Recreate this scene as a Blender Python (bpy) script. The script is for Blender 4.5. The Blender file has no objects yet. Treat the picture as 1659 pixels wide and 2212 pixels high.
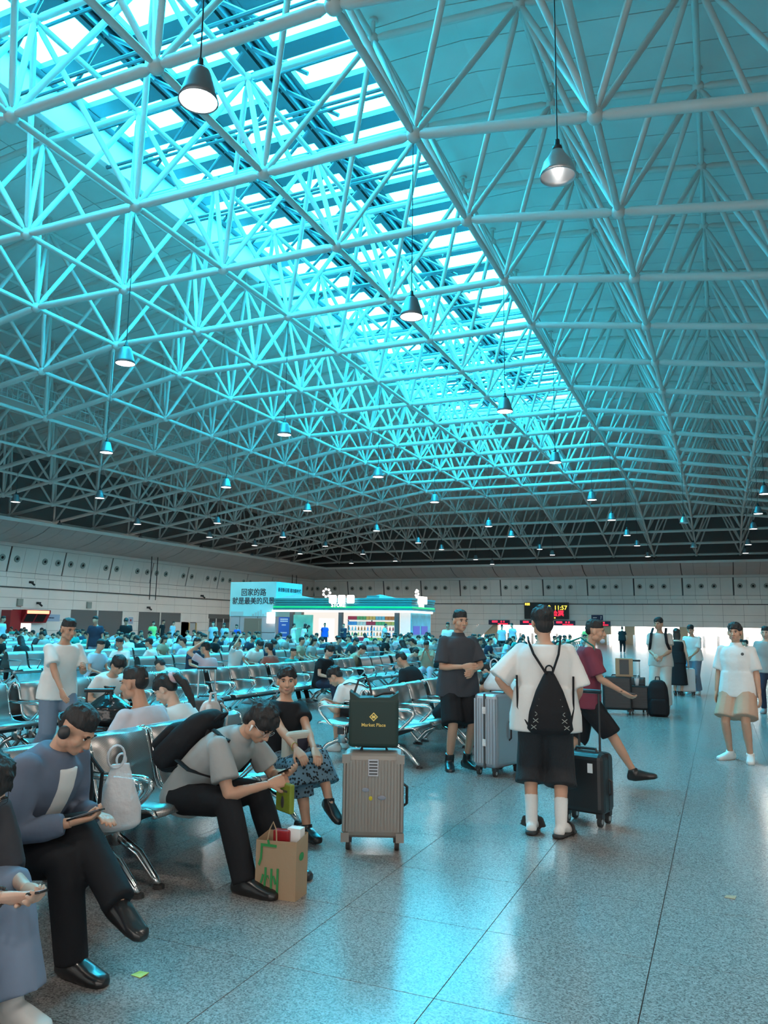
import bpy, bmesh, math, random
from mathutils import Vector, Matrix, Quaternion
random.seed(11)
scene = bpy.context.scene
COL = scene.collection
R = math.radians

# ------------------------------------------------------------------ camera
cam_d = bpy.data.cameras.new('camera'); cam = bpy.data.objects.new('camera', cam_d); COL.objects.link(cam)
PITCH, YAW, ROLL, FPX = 0.146677, 0.410407, 0.0142767, 1661.4
fw = Vector((-math.sin(YAW)*math.cos(PITCH), math.cos(YAW)*math.cos(PITCH), math.sin(PITCH)))
rt0 = Vector((math.cos(YAW), math.sin(YAW), 0)); up0 = rt0.cross(fw)
rt = rt0*math.cos(ROLL) + up0*math.sin(ROLL); up = up0*math.cos(ROLL) - rt0*math.sin(ROLL)
cam.matrix_world = Matrix(((rt.x, up.x, -fw.x, 0), (rt.y, up.y, -fw.y, 0), (rt.z, up.z, -fw.z, 1.5), (0, 0, 0, 1)))
cam_d.sensor_fit = 'HORIZONTAL'; cam_d.sensor_width = 36.0; cam_d.lens = FPX/1659*36.0
cam_d.clip_start = 0.05; cam_d.clip_end = 400
scene.camera = cam

# ------------------------------------------------------------------ world, exposure
world = bpy.data.worlds.new('sky'); scene.world = world; world.use_nodes = True
wn = world.node_tree.nodes; wl = world.node_tree.links
bg = wn['Background']; bg.inputs['Color'].default_value = (1.0, 0.90, 0.83, 1); bg.inputs['Strength'].default_value = 5.0
scene.view_settings.view_transform = 'Standard'; scene.view_settings.look = 'None'
scene.view_settings.exposure = 0.12; scene.view_settings.gamma = 1.0; scene.view_settings.use_curve_mapping = False
def portal(name, loc, rot, sx, sy):                    # daylight openings, helps sampling the sky
    l = bpy.data.lights.new(name, 'AREA'); l.shape = 'RECTANGLE'; l.size = sx; l.size_y = sy
    l.cycles.is_portal = True
    o = bpy.data.objects.new(name, l); COL.objects.link(o); o.location = loc; o.rotation_euler = rot
portal('rear_fill_daylight', (-6.0, -9.9, 3.4), (R(90), 0, 0), 40, 4.6)  # portal for the unseen rear windows added as neutral fill
portal('gate_daylight', (-10, 82.6, 0.95), (R(-90), 0, 0), 30, 1.9)

# ------------------------------------------------------------------ materials
MATS = {}
def nt(m): m.use_nodes = True; return m.node_tree.nodes, m.node_tree.links
def mat(name, col, rough=0.6, metal=0.0, bump=0.0, scale=40.0, var=0.0, vscale=6.0, spec=0.5, coat=0.0, alpha=None, trans=0.0, emit=None, estr=0.0, stretch=None):
    if name in MATS: return MATS[name]
    m = bpy.data.materials.new(name); n, l = nt(m); b = n['Principled BSDF']
    b.inputs['Base Color'].default_value = (*col, 1); b.inputs['Roughness'].default_value = rough
    b.inputs['Metallic'].default_value = metal; b.inputs['Specular IOR Level'].default_value = spec
    b.inputs['Coat Weight'].default_value = coat
    b.inputs['Transmission Weight'].default_value = trans
    if alpha is not None: b.inputs['Alpha'].default_value = alpha
    if emit: b.inputs['Emission Color'].default_value = (*emit, 1); b.inputs['Emission Strength'].default_value = estr
    tc = n.new('ShaderNodeTexCoord'); src = tc.outputs['Object']
    if stretch:
        mp = n.new('ShaderNodeMapping'); mp.inputs['Scale'].default_value = stretch; l.new(src, mp.inputs['Vector']); src = mp.outputs['Vector']
    if var > 0:
        t = n.new('ShaderNodeTexNoise'); t.inputs['Scale'].default_value = vscale; t.inputs['Detail'].default_value = 4; l.new(src, t.inputs['Vector'])
        mr = n.new('ShaderNodeMapRange'); mr.inputs['From Min'].default_value = .3; mr.inputs['From Max'].default_value = .7
        mr.inputs['To Min'].default_value = 1-var; mr.inputs['To Max'].default_value = 1+var; l.new(t.outputs['Fac'], mr.inputs['Value'])
        mx = n.new('ShaderNodeMix'); mx.data_type = 'RGBA'; mx.blend_type = 'MULTIPLY'; mx.inputs['Factor'].default_value = 1
        mx.inputs['A'].default_value = (*col, 1); l.new(mr.outputs['Result'], mx.inputs['B']); l.new(mx.outputs['Result'], b.inputs['Base Color'])
    if bump > 0:
        t = n.new('ShaderNodeTexNoise'); t.inputs['Scale'].default_value = scale; t.inputs['Detail'].default_value = 3; l.new(src, t.inputs['Vector'])
        bp = n.new('ShaderNodeBump'); bp.inputs['Strength'].default_value = bump; bp.inputs['Distance'].default_value = .02
        l.new(t.outputs['Fac'], bp.inputs['Height']); l.new(bp.outputs['Normal'], b.inputs['Normal'])
    MATS[name] = m; return m
def emis(name, col, s):
    if name in MATS: return MATS[name]
    m = bpy.data.materials.new(name); n, l = nt(m); n.remove(n['Principled BSDF'])
    e = n.new('ShaderNodeEmission'); e.inputs['Color'].default_value = (*col, 1); e.inputs['Strength'].default_value = s
    l.new(e.outputs['Emission'], n['Material Output'].inputs['Surface']); MATS[name] = m; return m
def granite():
    m = bpy.data.materials.new('granite'); n, l = nt(m); b = n['Principled BSDF']
    geo = n.new('ShaderNodeNewGeometry'); oi = n.new('ShaderNodeObjectInfo')
    v = n.new('ShaderNodeTexVoronoi'); v.inputs['Scale'].default_value = 150; l.new(geo.outputs['Position'], v.inputs['Vector'])
    t = n.new('ShaderNodeTexNoise'); t.inputs['Scale'].default_value = 95; t.inputs['Detail'].default_value = 3; l.new(geo.outputs['Position'], t.inputs['Vector'])
    t2 = n.new('ShaderNodeTexNoise'); t2.inputs['Scale'].default_value = .7; l.new(geo.outputs['Position'], t2.inputs['Vector'])
    cr = n.new('ShaderNodeValToRGB'); cr.color_ramp.interpolation = 'LINEAR'
    for p, c in ((.0, (.05, .046, .044)), (.28, (.14, .13, .125)), (.5, (.26, .24, .232)), (.8, (.37, .345, .33))):
        e = cr.color_ramp.elements.new(p) if p not in (0.0,) else cr.color_ramp.elements[0]; e.position = p; e.color = (*c, 1)
    cr.color_ramp.elements[-1].color = (.45, .42, .40, 1)
    ad = n.new('ShaderNodeMath'); ad.operation = 'MULTIPLY_ADD'; ad.inputs[1].default_value = .55
    sep = n.new('ShaderNodeSeparateColor'); l.new(v.outputs['Color'], sep.inputs['Color'])
    l.new(sep.outputs['Red'], ad.inputs[0])
    ml = n.new('ShaderNodeMath'); ml.operation = 'MULTIPLY'; ml.inputs[1].default_value = .5; l.new(t.outputs['Fac'], ml.inputs[0]); l.new(ml.outputs[0], ad.inputs[2])
    l.new(ad.outputs[0], cr.inputs['Fac'])
    mr = n.new('ShaderNodeMapRange'); mr.inputs['To Min'].default_value = .86; mr.inputs['To Max'].default_value = 1.1; l.new(t2.outputs['Fac'], mr.inputs['Value'])
    mx = n.new('ShaderNodeMix'); mx.data_type = 'RGBA'; mx.blend_type = 'MULTIPLY'; mx.inputs['Factor'].default_value = 1
    l.new(cr.outputs['Color'], mx.inputs['A']); l.new(mr.outputs['Result'], mx.inputs['B']); l.new(mx.outputs['Result'], b.inputs['Base Color'])
    b.inputs['Roughness'].default_value = .2; b.inputs['Specular IOR Level'].default_value = .5
    MATS['granite'] = m; return m
def perforated():
    m = bpy.data.materials.new('perforated_steel'); n, l = nt(m); b = n['Principled BSDF']
    b.inputs['Metallic'].default_value = .85; b.inputs['Roughness'].default_value = .33
    tc = n.new('ShaderNodeTexCoord'); sp = n.new('ShaderNodeSeparateXYZ'); l.new(tc.outputs['UV'], sp.inputs[0])
    prod = None
    for k, ax in enumerate('XY'):
        mu = n.new('ShaderNodeMath'); mu.operation = 'MULTIPLY'; mu.inputs[1].default_value = 2*math.pi*105; l.new(sp.outputs[ax], mu.inputs[0])
        si = n.new('ShaderNodeMath'); si.operation = 'SINE'; l.new(mu.outputs[0], si.inputs[0])
        if prod is None: prod = si
        else:
            pm = n.new('ShaderNodeMath'); pm.operation = 'MULTIPLY'; l.new(prod.outputs[0], pm.inputs[0]); l.new(si.outputs[0], pm.inputs[1]); prod = pm
    gt = n.new('ShaderNodeMath'); gt.operation = 'GREATER_THAN'; gt.inputs[1].default_value = .35; l.new(prod.outputs[0], gt.inputs[0])
    mx = n.new('ShaderNodeMix'); mx.data_type = 'RGBA'; mx.inputs['A'].default_value = (.42, .41, .40, 1); mx.inputs['B'].default_value = (.03, .03, .03, 1)
    l.new(gt.outputs[0], mx.inputs['Factor']); l.new(mx.outputs['Result'], b.inputs['Base Color'])
    MATS['perforated_steel'] = m; return m
granite(); perforated()
M = lambda k: MATS[k]
mat('joint', (.05, .045, .04), .8); mat('tube_white', (.54, .53, .50), .42, bump=.05, scale=9)
mat('ceiling_board', (.60, .60, .58), .5, var=.05, vscale=.6); mat('joint_dark', (.06, .06, .06), .8)
mat('wall_panel', (.80, .755, .71), .38, var=.04, vscale=.5); mat('wall_back', (.14, .14, .14), .8)
mat('soffit_panel', (.42, .40, .39), .55, var=.06, vscale=.4); mat('trim_white', (.78, .77, .74), .45)
mat('shutter_steel', (.34, .33, .32), .45, .3); mat('skylight_frame', (.12, .13, .15), .45, .4); mat('curb_white', (.8, .8, .8), .5)
mat('chrome', (.72, .72, .72), .14, 1.0); mat('black_plastic', (.02, .02, .022), .45); mat('dark_steel', (.05, .05, .055), .5, .6)
mat('lamp_shade', (.20, .22, .24), .4, .5); mat('lamp_reflector', (.55, .55, .56), .3, .8)
emis('lamp_glow', (1, .97, .92), 9.0); emis('skylight_glass', (.022, .68, 1.0), 54.0)
mat('white_plastic', (.8, .8, .8), .4); mat('rubber', (.03, .03, .03), .7)

# ------------------------------------------------------------------ mesh helpers
class MB:
    def __init__(s): s.v = []; s.f = []; s.uv = None
    def add(s, vs, fs):
        o = len(s.v); s.v += [tuple(v) for v in vs]; s.f += [tuple(i+o for i in f) for f in fs]; return s
    def box(s, x0, x1, y0, y1, z0, z1):
        return s.add([(x0,y0,z0),(x1,y0,z0),(x1,y1,z0),(x0,y1,z0),(x0,y0,z1),(x1,y0,z1),(x1,y1,z1),(x0,y1,z1)],
                     [(0,3,2,1),(4,5,6,7),(0,1,5,4),(1,2,6,5),(2,3,7,6),(3,0,4,7)])
    def cbox(s, c, d): return s.box(c[0]-d[0]/2, c[0]+d[0]/2, c[1]-d[1]/2, c[1]+d[1]/2, c[2]-d[2]/2, c[2]+d[2]/2)
    def tube(s, pts, r, n=8, closed=False, ry=None, caps=True):
        pts = [Vector(p) for p in pts]; m = len(pts); rs = r if isinstance(r, (list, tuple)) else [r]*m
        rys = ry if isinstance(ry, (list, tuple)) else ([ry]*m if ry else rs)
        rings = []; prev = None
        for i, p in enumerate(pts):
            a = pts[(i-1) % m] if (i > 0 or closed) else p; c = pts[(i+1) % m] if (i < m-1 or closed) else p
            t = (c-a); t = t.normalized() if t.length > 1e-9 else Vector((0,0,1))
            if prev is None:
                h = Vector((0,0,1)) if abs(t.z) < .9 else Vector((0,1,0)); x = h.cross(t).normalized()
            else:
                x = prev - t*prev.dot(t); x = x.normalized() if x.length > 1e-6 else prev
            prev = x; y = t.cross(x)
            rings.append([p + x*(rs[i]*math.cos(2*math.pi*k/n)) + y*(rys[i]*math.sin(2*math.pi*k/n)) for k in range(n)])
        o = len(s.v); s.v += [tuple(v) for rg in rings for v in rg]
        for i in range(m if closed else m-1):
            a = o+i*n; b = o+((i+1) % m)*n
            for k in range(n): s.f.append((a+k, a+(k+1) % n, b+(k+1) % n, b+k))
        if caps and not closed:
            s.f.append(tuple(o+k for k in reversed(range(n)))); s.f.append(tuple(o+(m-1)*n+k for k in range(n)))
        return s
    def lathe(s, prof, n=16, c=(0,0,0)):
        o = len(s.v)
        for (r, z) in prof:
            for k in range(n): s.v.append((c[0]+r*math.cos(2*math.pi*k/n), c[1]+r*math.sin(2*math.pi*k/n), c[2]+z))
        for i in range(len(prof)-1):
            for k in range(n): s.f.append((o+i*n+k, o+i*n+(k+1) % n, o+(i+1)*n+(k+1) % n, o+(i+1)*n+k))
        return s
    def ell(s, c, r, n=12, m=8):
        o = len(s.v); s.v.append((c[0], c[1], c[2]-r[2]))
        for i in range(1, m):
            a = -math.pi/2+math.pi*i/m
            for k in range(n): s.v.append((c[0]+r[0]*math.cos(a)*math.cos(2*math.pi*k/n), c[1]+r[1]*math.cos(a)*math.sin(2*math.pi*k/n), c[2]+r[2]*math.sin(a)))
        s.v.append((c[0], c[1], c[2]+r[2])); e = len(s.v)-1
        for k in range(n): s.f.append((o, o+1+(k+1) % n, o+1+k)); s.f.append((e, e-n+k, e-n+(k+1) % n))
        for i in range(m-2):
            for k in range(n): s.f.append((o+1+i*n+k, o+1+i*n+(k+1) % n, o+1+(i+1)*n+(k+1) % n, o+1+(i+1)*n+k))
        return s
    def poly_prism(s, pts, axis, a, b):            # 2D outline extruded along an axis ('x','y','z')
        n = len(pts)
        def P(p, t): return (t, p[0], p[1]) if axis == 'x' else ((p[0], t, p[1]) if axis == 'y' else (p[0], p[1], t))
        vs = [P(p, a) for p in pts]+[P(p, b) for p in pts]
        return s.add(vs, [tuple(reversed(range(n))), tuple(range(n, 2*n))]+[(i, (i+1) % n, n+(i+1) % n, n+i) for i in range(n)])
    def xf(s, M4):
        s.v = [tuple(M4 @ Vector(v)) for v in s.v]; return s
    def mesh(s, name, material=None, smooth=False, fix=True):
        me = bpy.data.meshes.new(name); me.from_pydata(s.v, [], s.f); me.update()
        if fix:
            bm = bmesh.new(); bm.from_mesh(me); bmesh.ops.recalc_face_normals(bm, faces=bm.faces); bm.to_mesh(me); bm.free()
        if material: me.materials.append(M(material) if isinstance(material, str) else material)
        if smooth: me.polygons.foreach_set('use_smooth', [True]*len(me.polygons))
        return me
    def build(s, name, material, parent=None, smooth=False, loc=None):
        return link(name, s.mesh(name, material, smooth), parent, loc)
def link(name, me, parent=None, loc=None):
    o = bpy.data.objects.new(name, me); COL.objects.link(o)
    if parent: o.parent = parent
    if loc is not None: o.location = loc
    return o
def tag(o, label, cat, group=None):
    o['label'] = label; o['category'] = cat
    if group: o['group'] = group
    return o
def empty(name, loc=(0,0,0), rz=0.0):
    o = bpy.data.objects.new(name, None); COL.objects.link(o); o.location = loc; o.rotation_euler = (0,0,rz); o.empty_display_size = .1; return o
def thing(name, label, cat, loc=(0,0,0), rz=0.0, group=None): return tag(empty(name, loc, rz), label, cat, group)
def struct(o): o['kind'] = 'structure'; return o
def inst(name, me, parent, loc=(0,0,0), rot=None, scale=None):
    o = bpy.data.objects.new(name, me); COL.objects.link(o); o.parent = parent; o.location = loc
    if rot is not None:
        o.rotation_mode = 'QUATERNION'; o.rotation_quaternion = rot
    if scale is not None: o.scale = scale
    return o
def smooth_bevel(o, w=.01, seg=2):
    b = o.modifiers.new('bevel', 'BEVEL'); b.width = w; b.segments = seg; b.limit_method = 'ANGLE'; return o
def text_mesh(body, size, depth=.004, font_bold=False):
    c = bpy.data.curves.new('t', 'FONT'); c.body = body; c.size = size; c.extrude = depth; c.align_x = 'CENTER'; c.align_y = 'CENTER'
    c.resolution_u = 2; c.offset = size*.012
    o = bpy.data.objects.new('t', c); COL.objects.link(o)
    bpy.context.view_layer.update()
    me = bpy.data.meshes.new_from_object(o.evaluated_get(bpy.context.evaluated_depsgraph_get()))
    bpy.data.objects.remove(o); return me
def text_obj(name, body, size, material, parent, loc, rot, squeeze=1.0, depth=.004):
    me = text_mesh(body, size, depth); me.materials.clear(); me.materials.append(M(material) if isinstance(material, str) else material)
    o = link(name, me, parent); o.location = loc; o.rotation_euler = rot; o.scale = (squeeze, 1, 1); return o
def marks(name, n, w, h, gap, material, parent, loc, rot, depth=.004):   # print too blurred in the photograph to read: a row of small blocks
    b = MB(); L = n*w+(n-1)*gap; rr = random.Random(n*7+int(h*1000))
    for k in range(n): a = -L/2+k*(w+gap); b.box(a, a+w*rr.uniform(.8, 1), -h/2*rr.uniform(.75, 1), h/2, -depth, depth)
    o = b.build(name, material, parent); o.location = loc; o.rotation_euler = rot; o['kind'] = 'stuff'; return o
def nth(k): return '%d%s' % (k, 'th' if 10 < k % 100 < 14 else {1: 'st', 2: 'nd', 3: 'rd'}.get(k % 10, 'th'))
def in_view(p, margin=150):
    v = Vector(p)-Vector((0,0,1.5)); d = v.dot(fw)
    if d < .3: return False
    x = 829.5+FPX*v.dot(rt)/d; y = 1106-FPX*v.dot(up)/d
    return -margin < x < 1659+margin and -margin < y < 2212+margin

# ------------------------------------------------------------------ floor
XL, XR, YN, YF = -45.0, 18.6, -10.0, 82.3
fl = struct(MB().box(XL-1, XR+1, YN-1, YF+30, -.12, -.006).build('floor', 'joint'))
T = .78; tile_me = MB().box(-T/2+.0022, T/2-.0022, -T/2+.0022, T/2-.0022, -.02, 0).mesh('floor_tile', 'granite')
tiles = []
ix0 = int((XL+2.7)/T)-1
for i in range(ix0, int((XR+2.7)/T)+1):
    for j in range(int((YN-7.1)/T), int((YF+24-7.1)/T)+1):
        tiles.append((-2.7+T*(i+.5), 7.1+T*(j+.5)))
tiles.sort(key=lambda t: (0 if in_view((t[0], t[1], 0), 60) else 1, t[0]**2+t[1]**2))
for t in tiles[:300]: inst('floor_tile', tile_me, fl, (t[0], t[1], 0))
b = MB()
for t in tiles[300:]: b.box(t[0]-T/2+.0022, t[0]+T/2-.0022, t[1]-T/2+.0022, t[1]+T/2-.0022, -.02, 0)
o = link('floor_tiles', b.mesh('floor_tiles', 'granite', fix=False), fl); o['kind'] = 'stuff'

# ------------------------------------------------------------------ roof: space frame
G = 3.8; SL = .155
def zl(x, y=0): return 12.0 - max(0, SL*(x+5.6), SL*(-20.8-x), .185*(y-60.5))   # flat crest, side slopes and a hip at the far end
DEPTH = 4.4
def zu(x, y=0): return zl(x, y)+DEPTH
lx = [-5.6+G*i for i in range(-10, 7)]; ly = [14.2+G*j for j in range(-5, 18)]
ux = [x+G/2 for x in lx[:-1]]; uy = [y+G/2 for y in ly[:-1]]
frame = thing('space_frame', 'white tubular steel space frame of balls and struts spanning the whole roof', 'space frame')
prof = [(0, .35), (.035, .35), (.04, .62), (.075, 1), (.925, 1), (.96, .62), (.965, .35), (1, .35)]
def unit_tube(n=10):
    b = MB(); b.tube([(0, 0, z) for z, r in prof], [r for z, r in prof], n); return b
tube_me = unit_tube().mesh('strut', 'tube_white', True)
ball_me = MB().ell((0,0,0), (1,1,1), 12, 8).mesh('node_ball', 'tube_white', True)
def place_members(name, segs, r, limit=300):
    segs.sort(key=lambda s: (0 if (in_view(s[0], 100) or in_view(s[1], 100)) else 1, ((Vector(s[0])+Vector(s[1]))/2-Vector((0,0,1.5))).length))
    for a, c in segs[:limit]:
        a = Vector(a); c = Vector(c); d = c-a
        inst(name, tube_me, frame, a, Vector((0,0,1)).rotation_difference(d), (r, r, d.length))
    if len(segs) > limit:
        b = MB()
        for a, c in segs[limit:]:
            a = Vector(a); c = Vector(c); L = (c-a).length
            b.tube([a.lerp(c, z) for z, q in prof], [r*q for z, q in prof], 7)
        o = b.build(name+'_bundle', 'tube_white', frame, True); o['kind'] = 'stuff'
sx, sy, tx, ty, dg = [], [], [], [], []
for i, x in enumerate(lx):
    for j, y in enumerate(ly):
        if i+1 < len(lx): sx.append(((x, y, zl(x, y)), (lx[i+1], y, zl(lx[i+1], y))))
        if j+1 < len(ly): sy.append(((x, y, zl(x, y)), (x, ly[j+1], zl(x, ly[j+1]))))
for i, x in enumerate(ux):
    for j, y in enumerate(uy):
        if i+1 < len(ux): tx.append(((x, y, zu(x, y)), (ux[i+1], y, zu(ux[i+1], y))))
        if j+1 < len(uy): ty.append(((x, y, zu(x, y)), (x, uy[j+1], zu(x, uy[j+1]))))
        for a in (0, 1):
            for c in (0, 1): dg.append(((lx[i+a], ly[j+c], zl(lx[i+a], ly[j+c])), (x, y, zu(x, y))))
place_members('bottom_chord', sx, .115); place_members('bottom_runner', sy, .08)
place_members('top_chord', tx, .095); place_members('top_runner', ty, .08); place_members('diagonal_strut', dg, .075)
nodes = [((x, y, zl(x, y)), .17) for x in lx for y in ly]+[((x, y, zu(x, y)), .15) for x in ux for y in uy]
nodes.sort(key=lambda s: (0 if in_view(s[0], 60) else 1, Vector(s[0]).length))
for p, r in nodes[:300]: inst('node_ball', ball_me, frame, p, None, (r, r, r))
b = MB()
for p, r in nodes[300:]: b.ell(p, (r, r, r), 8, 5)
b.build('node_ball_bundle', 'tube_white', frame, True)['kind'] = 'stuff'
post_me = MB().tube([(0,0,0), (0,0,.42)], .055, 8).tube([(0,0,.40), (0,0,.46)], .13, 10).mesh('purlin_post', 'tube_white')
k = 0
for x in ux:
    for y in uy:
        if not (-18.6 < x < -7.8) and in_view((x, y, zu(x, y))) and k < 300: inst('purlin_post', post_me, frame, (x, y, zu(x, y)+.08)); k += 1

# ------------------------------------------------------------------ ceiling boards, skylight
ceil_o = struct(empty('ceiling'))
def zd(x, y=0): return zl(x, y)+DEPTH+.55
SKX0, SKX1, SKY0, SKY1 = -18.3, -8.1, 5.6, 53.6  # near end stops short out of view to keep cyan off the foreground
def board(name, xa, xb, y0, y1, t=.06):
    b = MB(); n = 1 if y1 < 60 else 8; xs_ = sorted(set([xa+(xb-xa)*i/n for i in range(n+1)]+[v for v in (-20.8, -5.6) if xa < v < xb]))
    vs, fs = [], []
    for x in xs_: vs += [(x, y0, zd(x, y0)), (x, y1, zd(x, y1)), (x, y0, zd(x, y0)+t), (x, y1, zd(x, y1)+t)]
    for i in range(len(xs_)-1): a = 4*i; fs += [(a, a+1, a+5, a+4), (a+2, a+6, a+7, a+3), (a, a+4, a+6, a+2), (a+1, a+3, a+7, a+5)]
    e = 4*(len(xs_)-1); fs += [(0, 2, 3, 1), (e, e+1, e+3, e+2)]; b.add(vs, fs)
    return b.build(name, 'ceiling_board', ceil_o)
PW = G/3; y = -10.2
while y < YF+.5:
    y1 = min(y+PW-.03, YF+.6)
    board('ceiling_board', -45.2, -20.8, y, y1); board('ceiling_board', SKX1+.02, .1-.04, y, y1); board('ceiling_board', .1+.04, XR+.3, y, y1)
    if y < SKY1: board('ceiling_board', -20.76, SKX0-.02, y, y1)
    else: board('ceiling_board', -20.76, SKX1-.02, y, y1)
    y += PW
b = MB(); xs = [-45.6, -20.8, SKX0, SKX1, -5.6, XR+.6]
for a, c in ((0, 1), (1, 2), (3, 4), (4, 5)):
    b.add([(xs[a], -10.6, zd(xs[a])+.2), (xs[c], -10.6, zd(xs[c])+.2), (xs[c], 60.5, zd(xs[c])+.2), (xs[a], 60.5, zd(xs[a])+.2)], [(0,1,2,3)])
b.add([(SKX0, SKY1, zd(-13)+.2), (SKX1, SKY1, zd(-13)+.2), (SKX1, 60.5, zd(-13)+.2), (SKX0, 60.5, zd(-13)+.2)], [(0,1,2,3)])
hx = [-45.6+3.2*i for i in range(21)]; hy = [60.5+2.4*j for j in range(10)]+[YF+1]
b.add([(x, y, zd(x, y)+.25) for y in hy for x in hx], [(21*j+i, 21*j+i+1, 21*j+i+22, 21*j+i+21) for j in range(10) for i in range(20)])
b.add([(SKX0, -10.6, zd(-13)+.2), (SKX1, -10.6, zd(-13)+.2), (SKX1, SKY0, zd(-13)+.2), (SKX0, SKY0, zd(-13)+.2)], [(0,1,2,3)])
b.build('roof_deck', 'joint_dark', ceil_o)
sky = struct(empty('window_1')); sky['label'] = 'long white glazed skylight strip along the roof crest'
zs = zd(-13)
for x in (SKX0, SKX1): MB().box(x-.12, x+.12, SKY0, SKY1, zs-.25, zs+1.3).build('skylight_curb', 'curb_white', sky)
for yy in (SKY0, SKY1): MB().box(SKX0, SKX1, yy-.1, yy+.1, zs-.1, zs+1.3).build('skylight_curb', 'curb_white', sky)
cols = [(SKX0+.15, SKX0+3.15), (SKX0+3.65, SKX0+6.55), (SKX0+7.05, SKX1-.15)]
zg = zs+1.05
pane_mes = {}
for ci, (xa, xb) in enumerate(cols):
    w = xb-xa; PL = G/2
    pm = MB().box(-w/2+.26, w/2-.26, -PL/2+.28, PL/2-.28, -.01, .01).mesh('skylight_pane', 'skylight_glass')
    fr = MB()
    for sgn in (-1, 1):
        fr.box(sgn*w/2-.26, sgn*w/2+.26, -PL/2, PL/2, -.22, .06)
        fr.box(-w/2, w/2, sgn*PL/2-.28 if sgn > 0 else -PL/2, PL/2 if sgn > 0 else -PL/2+.28, -.2, .05)
    fm = fr.mesh('skylight_frame', 'skylight_frame')
    yy = SKY0+PL/2+.1
    while yy < SKY1-PL/2:
        inst('skylight_pane', pm, sky, ((xa+xb)/2, yy, zg)); inst('skylight_frame', fm, sky, ((xa+xb)/2, yy, zg)); yy += PL
for xm in (SKX0+3.4, SKX0+6.8):
    for k, (dx, dz) in enumerate(((-.3, 0), (-.1, -.18), (.1, -.18), (.3, 0))):
        MB().box(xm+dx-.05, xm+dx+.05, SKY0, SKY1, zg-.35+dz, zg-.1+dz).build('skylight_rail', 'skylight_frame', sky)
yy = SKY0+1.2
while yy < SKY1:                                              # triangular bracing frames and louvre bars below the glass
    b = MB()
    for xm in (SKX0+3.4, SKX0+6.8):
        for sg in (-1, 1): b.tube([(xm, yy, zg-.4), (xm+sg*1.7, yy+.5, zs-.35)], .06, 6)
    b.tube([(SKX0, yy, zs-.3), (SKX1, yy, zs-.3)], .06, 6); b.tube([(SKX0, yy+.35, zs-.2), (SKX1, yy+.35, zs-.2)], .05, 6)
    b.build('skylight_brace', 'skylight_frame', sky); yy += G/2
# maintenance catwalk inside the left slope
cw = thing('catwalk', 'grey steel maintenance catwalk with railing hung inside the roof trusses', 'catwalk')
for X0, Y0, Y1 in ((-30.3, 12.0, 66.0),):
    z0 = zl(X0)+1.2
    MB().box(X0-.5, X0+.5, Y0, Y1, z0-.06, z0).build('deck', 'tube_white', cw)
    for dx in (-.5, .5):
        for dz in (.5, 1.0): MB().tube([(X0+dx, Y0, z0+dz), (X0+dx, Y1, z0+dz)], .025, 6).build('handrail', 'tube_white', cw)
    bm_ = MB().tube([(0,0,0), (0,0,1.0)], .015, 5).mesh('baluster', 'tube_white')
    yy = Y0
    while yy < 42:
        for dx in (.5,): inst('baluster', bm_, cw, (X0+dx, yy, z0))
        yy += .3
    pm_ = MB().tube([(0,0,0), (0,0,1.02)], .025, 6).mesh('railing_post', 'tube_white')
    for dx in (-.5, .5):
        yy = Y0
        while yy < Y1: inst('railing_post', pm_, cw, (X0+dx, yy, z0)); yy += 2.0

# ------------------------------------------------------------------ walls
def wall_group(name, kind): o = struct(empty(name)); return o
wl_o = struct(MB().box(XL-.5, XL-.06, YN, YF+1, 0, 14.5).build('wall_left', 'wall_back'))
wf_o = struct(empty('wall_far'))
# far wall backing with the gate opening band left free
OPX0, OPX1, OPZ = -24.5, 14.0, 1.76
for x0, x1, z0, z1 in ((XL-.5, OPX0, 0, OPZ), (OPX1, XR+.5, 0, OPZ), (XL-.5, XR+.5, OPZ, 17.6)):
    MB().box(x0, x1, YF+.06, YF+.5, z0, z1).build('wall_backing', 'wall_back', wf_o)
wr_o = struct(MB().box(XR, XR+.4, YN, YF+1, 0, 14.5).build('wall_right', 'wall_panel'))
wn_o = struct(empty('wall_rear'))
for x0, x1, z0, z1 in ((XL-.5, -26, 0, 17.5), (14, XR+.5, 0, 17.5), (-26, 14, 5.7, 17.5), (-26, 14, 0, 1.1)):
    MB().box(x0, x1, YN-.3, YN, z0, z1).build('wall_section', 'wall_panel', wn_o)
mat('fill_window_tint', (.5, .55, .58), .05, alpha=.25)
for k in range(10):  # unseen rear glazing, added to throw neutral light on the foreground
    w2 = struct(MB().box(-26+4*k+.04, -22+4*k-.04, YN-.16, YN-.14, 1.1, 5.7).build('fill_window', 'fill_window_tint'))
    MB().box(-26+4*k-.06, -26+4*k+.06, YN-.25, YN-.02, 1.1, 5.7).build('mullion', 'trim_white', w2)
class Wall:                                                    # u along the wall, w = inward offset
    def __init__(s, root, side): s.root = root; s.side = side
    def P(s, u, w, z): return (XL+w, u, z) if s.side == 'l' else (u, YF-w, z)
    def quad(s, name, u0, u1, z0, z1, material, w0=.0, w1=None, t=.06, parent=None):
        w1 = w0 if w1 is None else w1
        vs = [s.P(u0, w0-t, z0), s.P(u1, w0-t, z0), s.P(u1, w1-t, z1), s.P(u0, w1-t, z1), s.P(u0, w0, z0), s.P(u1, w0, z0), s.P(u1, w1, z1), s.P(u0, w1, z1)]
        return MB().add(vs, [(0,1,2,3),(4,7,6,5),(0,4,5,1),(1,5,6,2),(2,6,7,3),(3,7,4,0)]).build(name, material, parent or s.root)
noz_ring = MB().lathe([(.0, -.02), (.10, -.02), (.11, .05), (.19, .09), (.235, .05), (.24, 0)], 18)
mat('nozzle_grey', (.30, .33, .30), .5); mat('nozzle_dark', (.012, .012, .012), .8)
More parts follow.
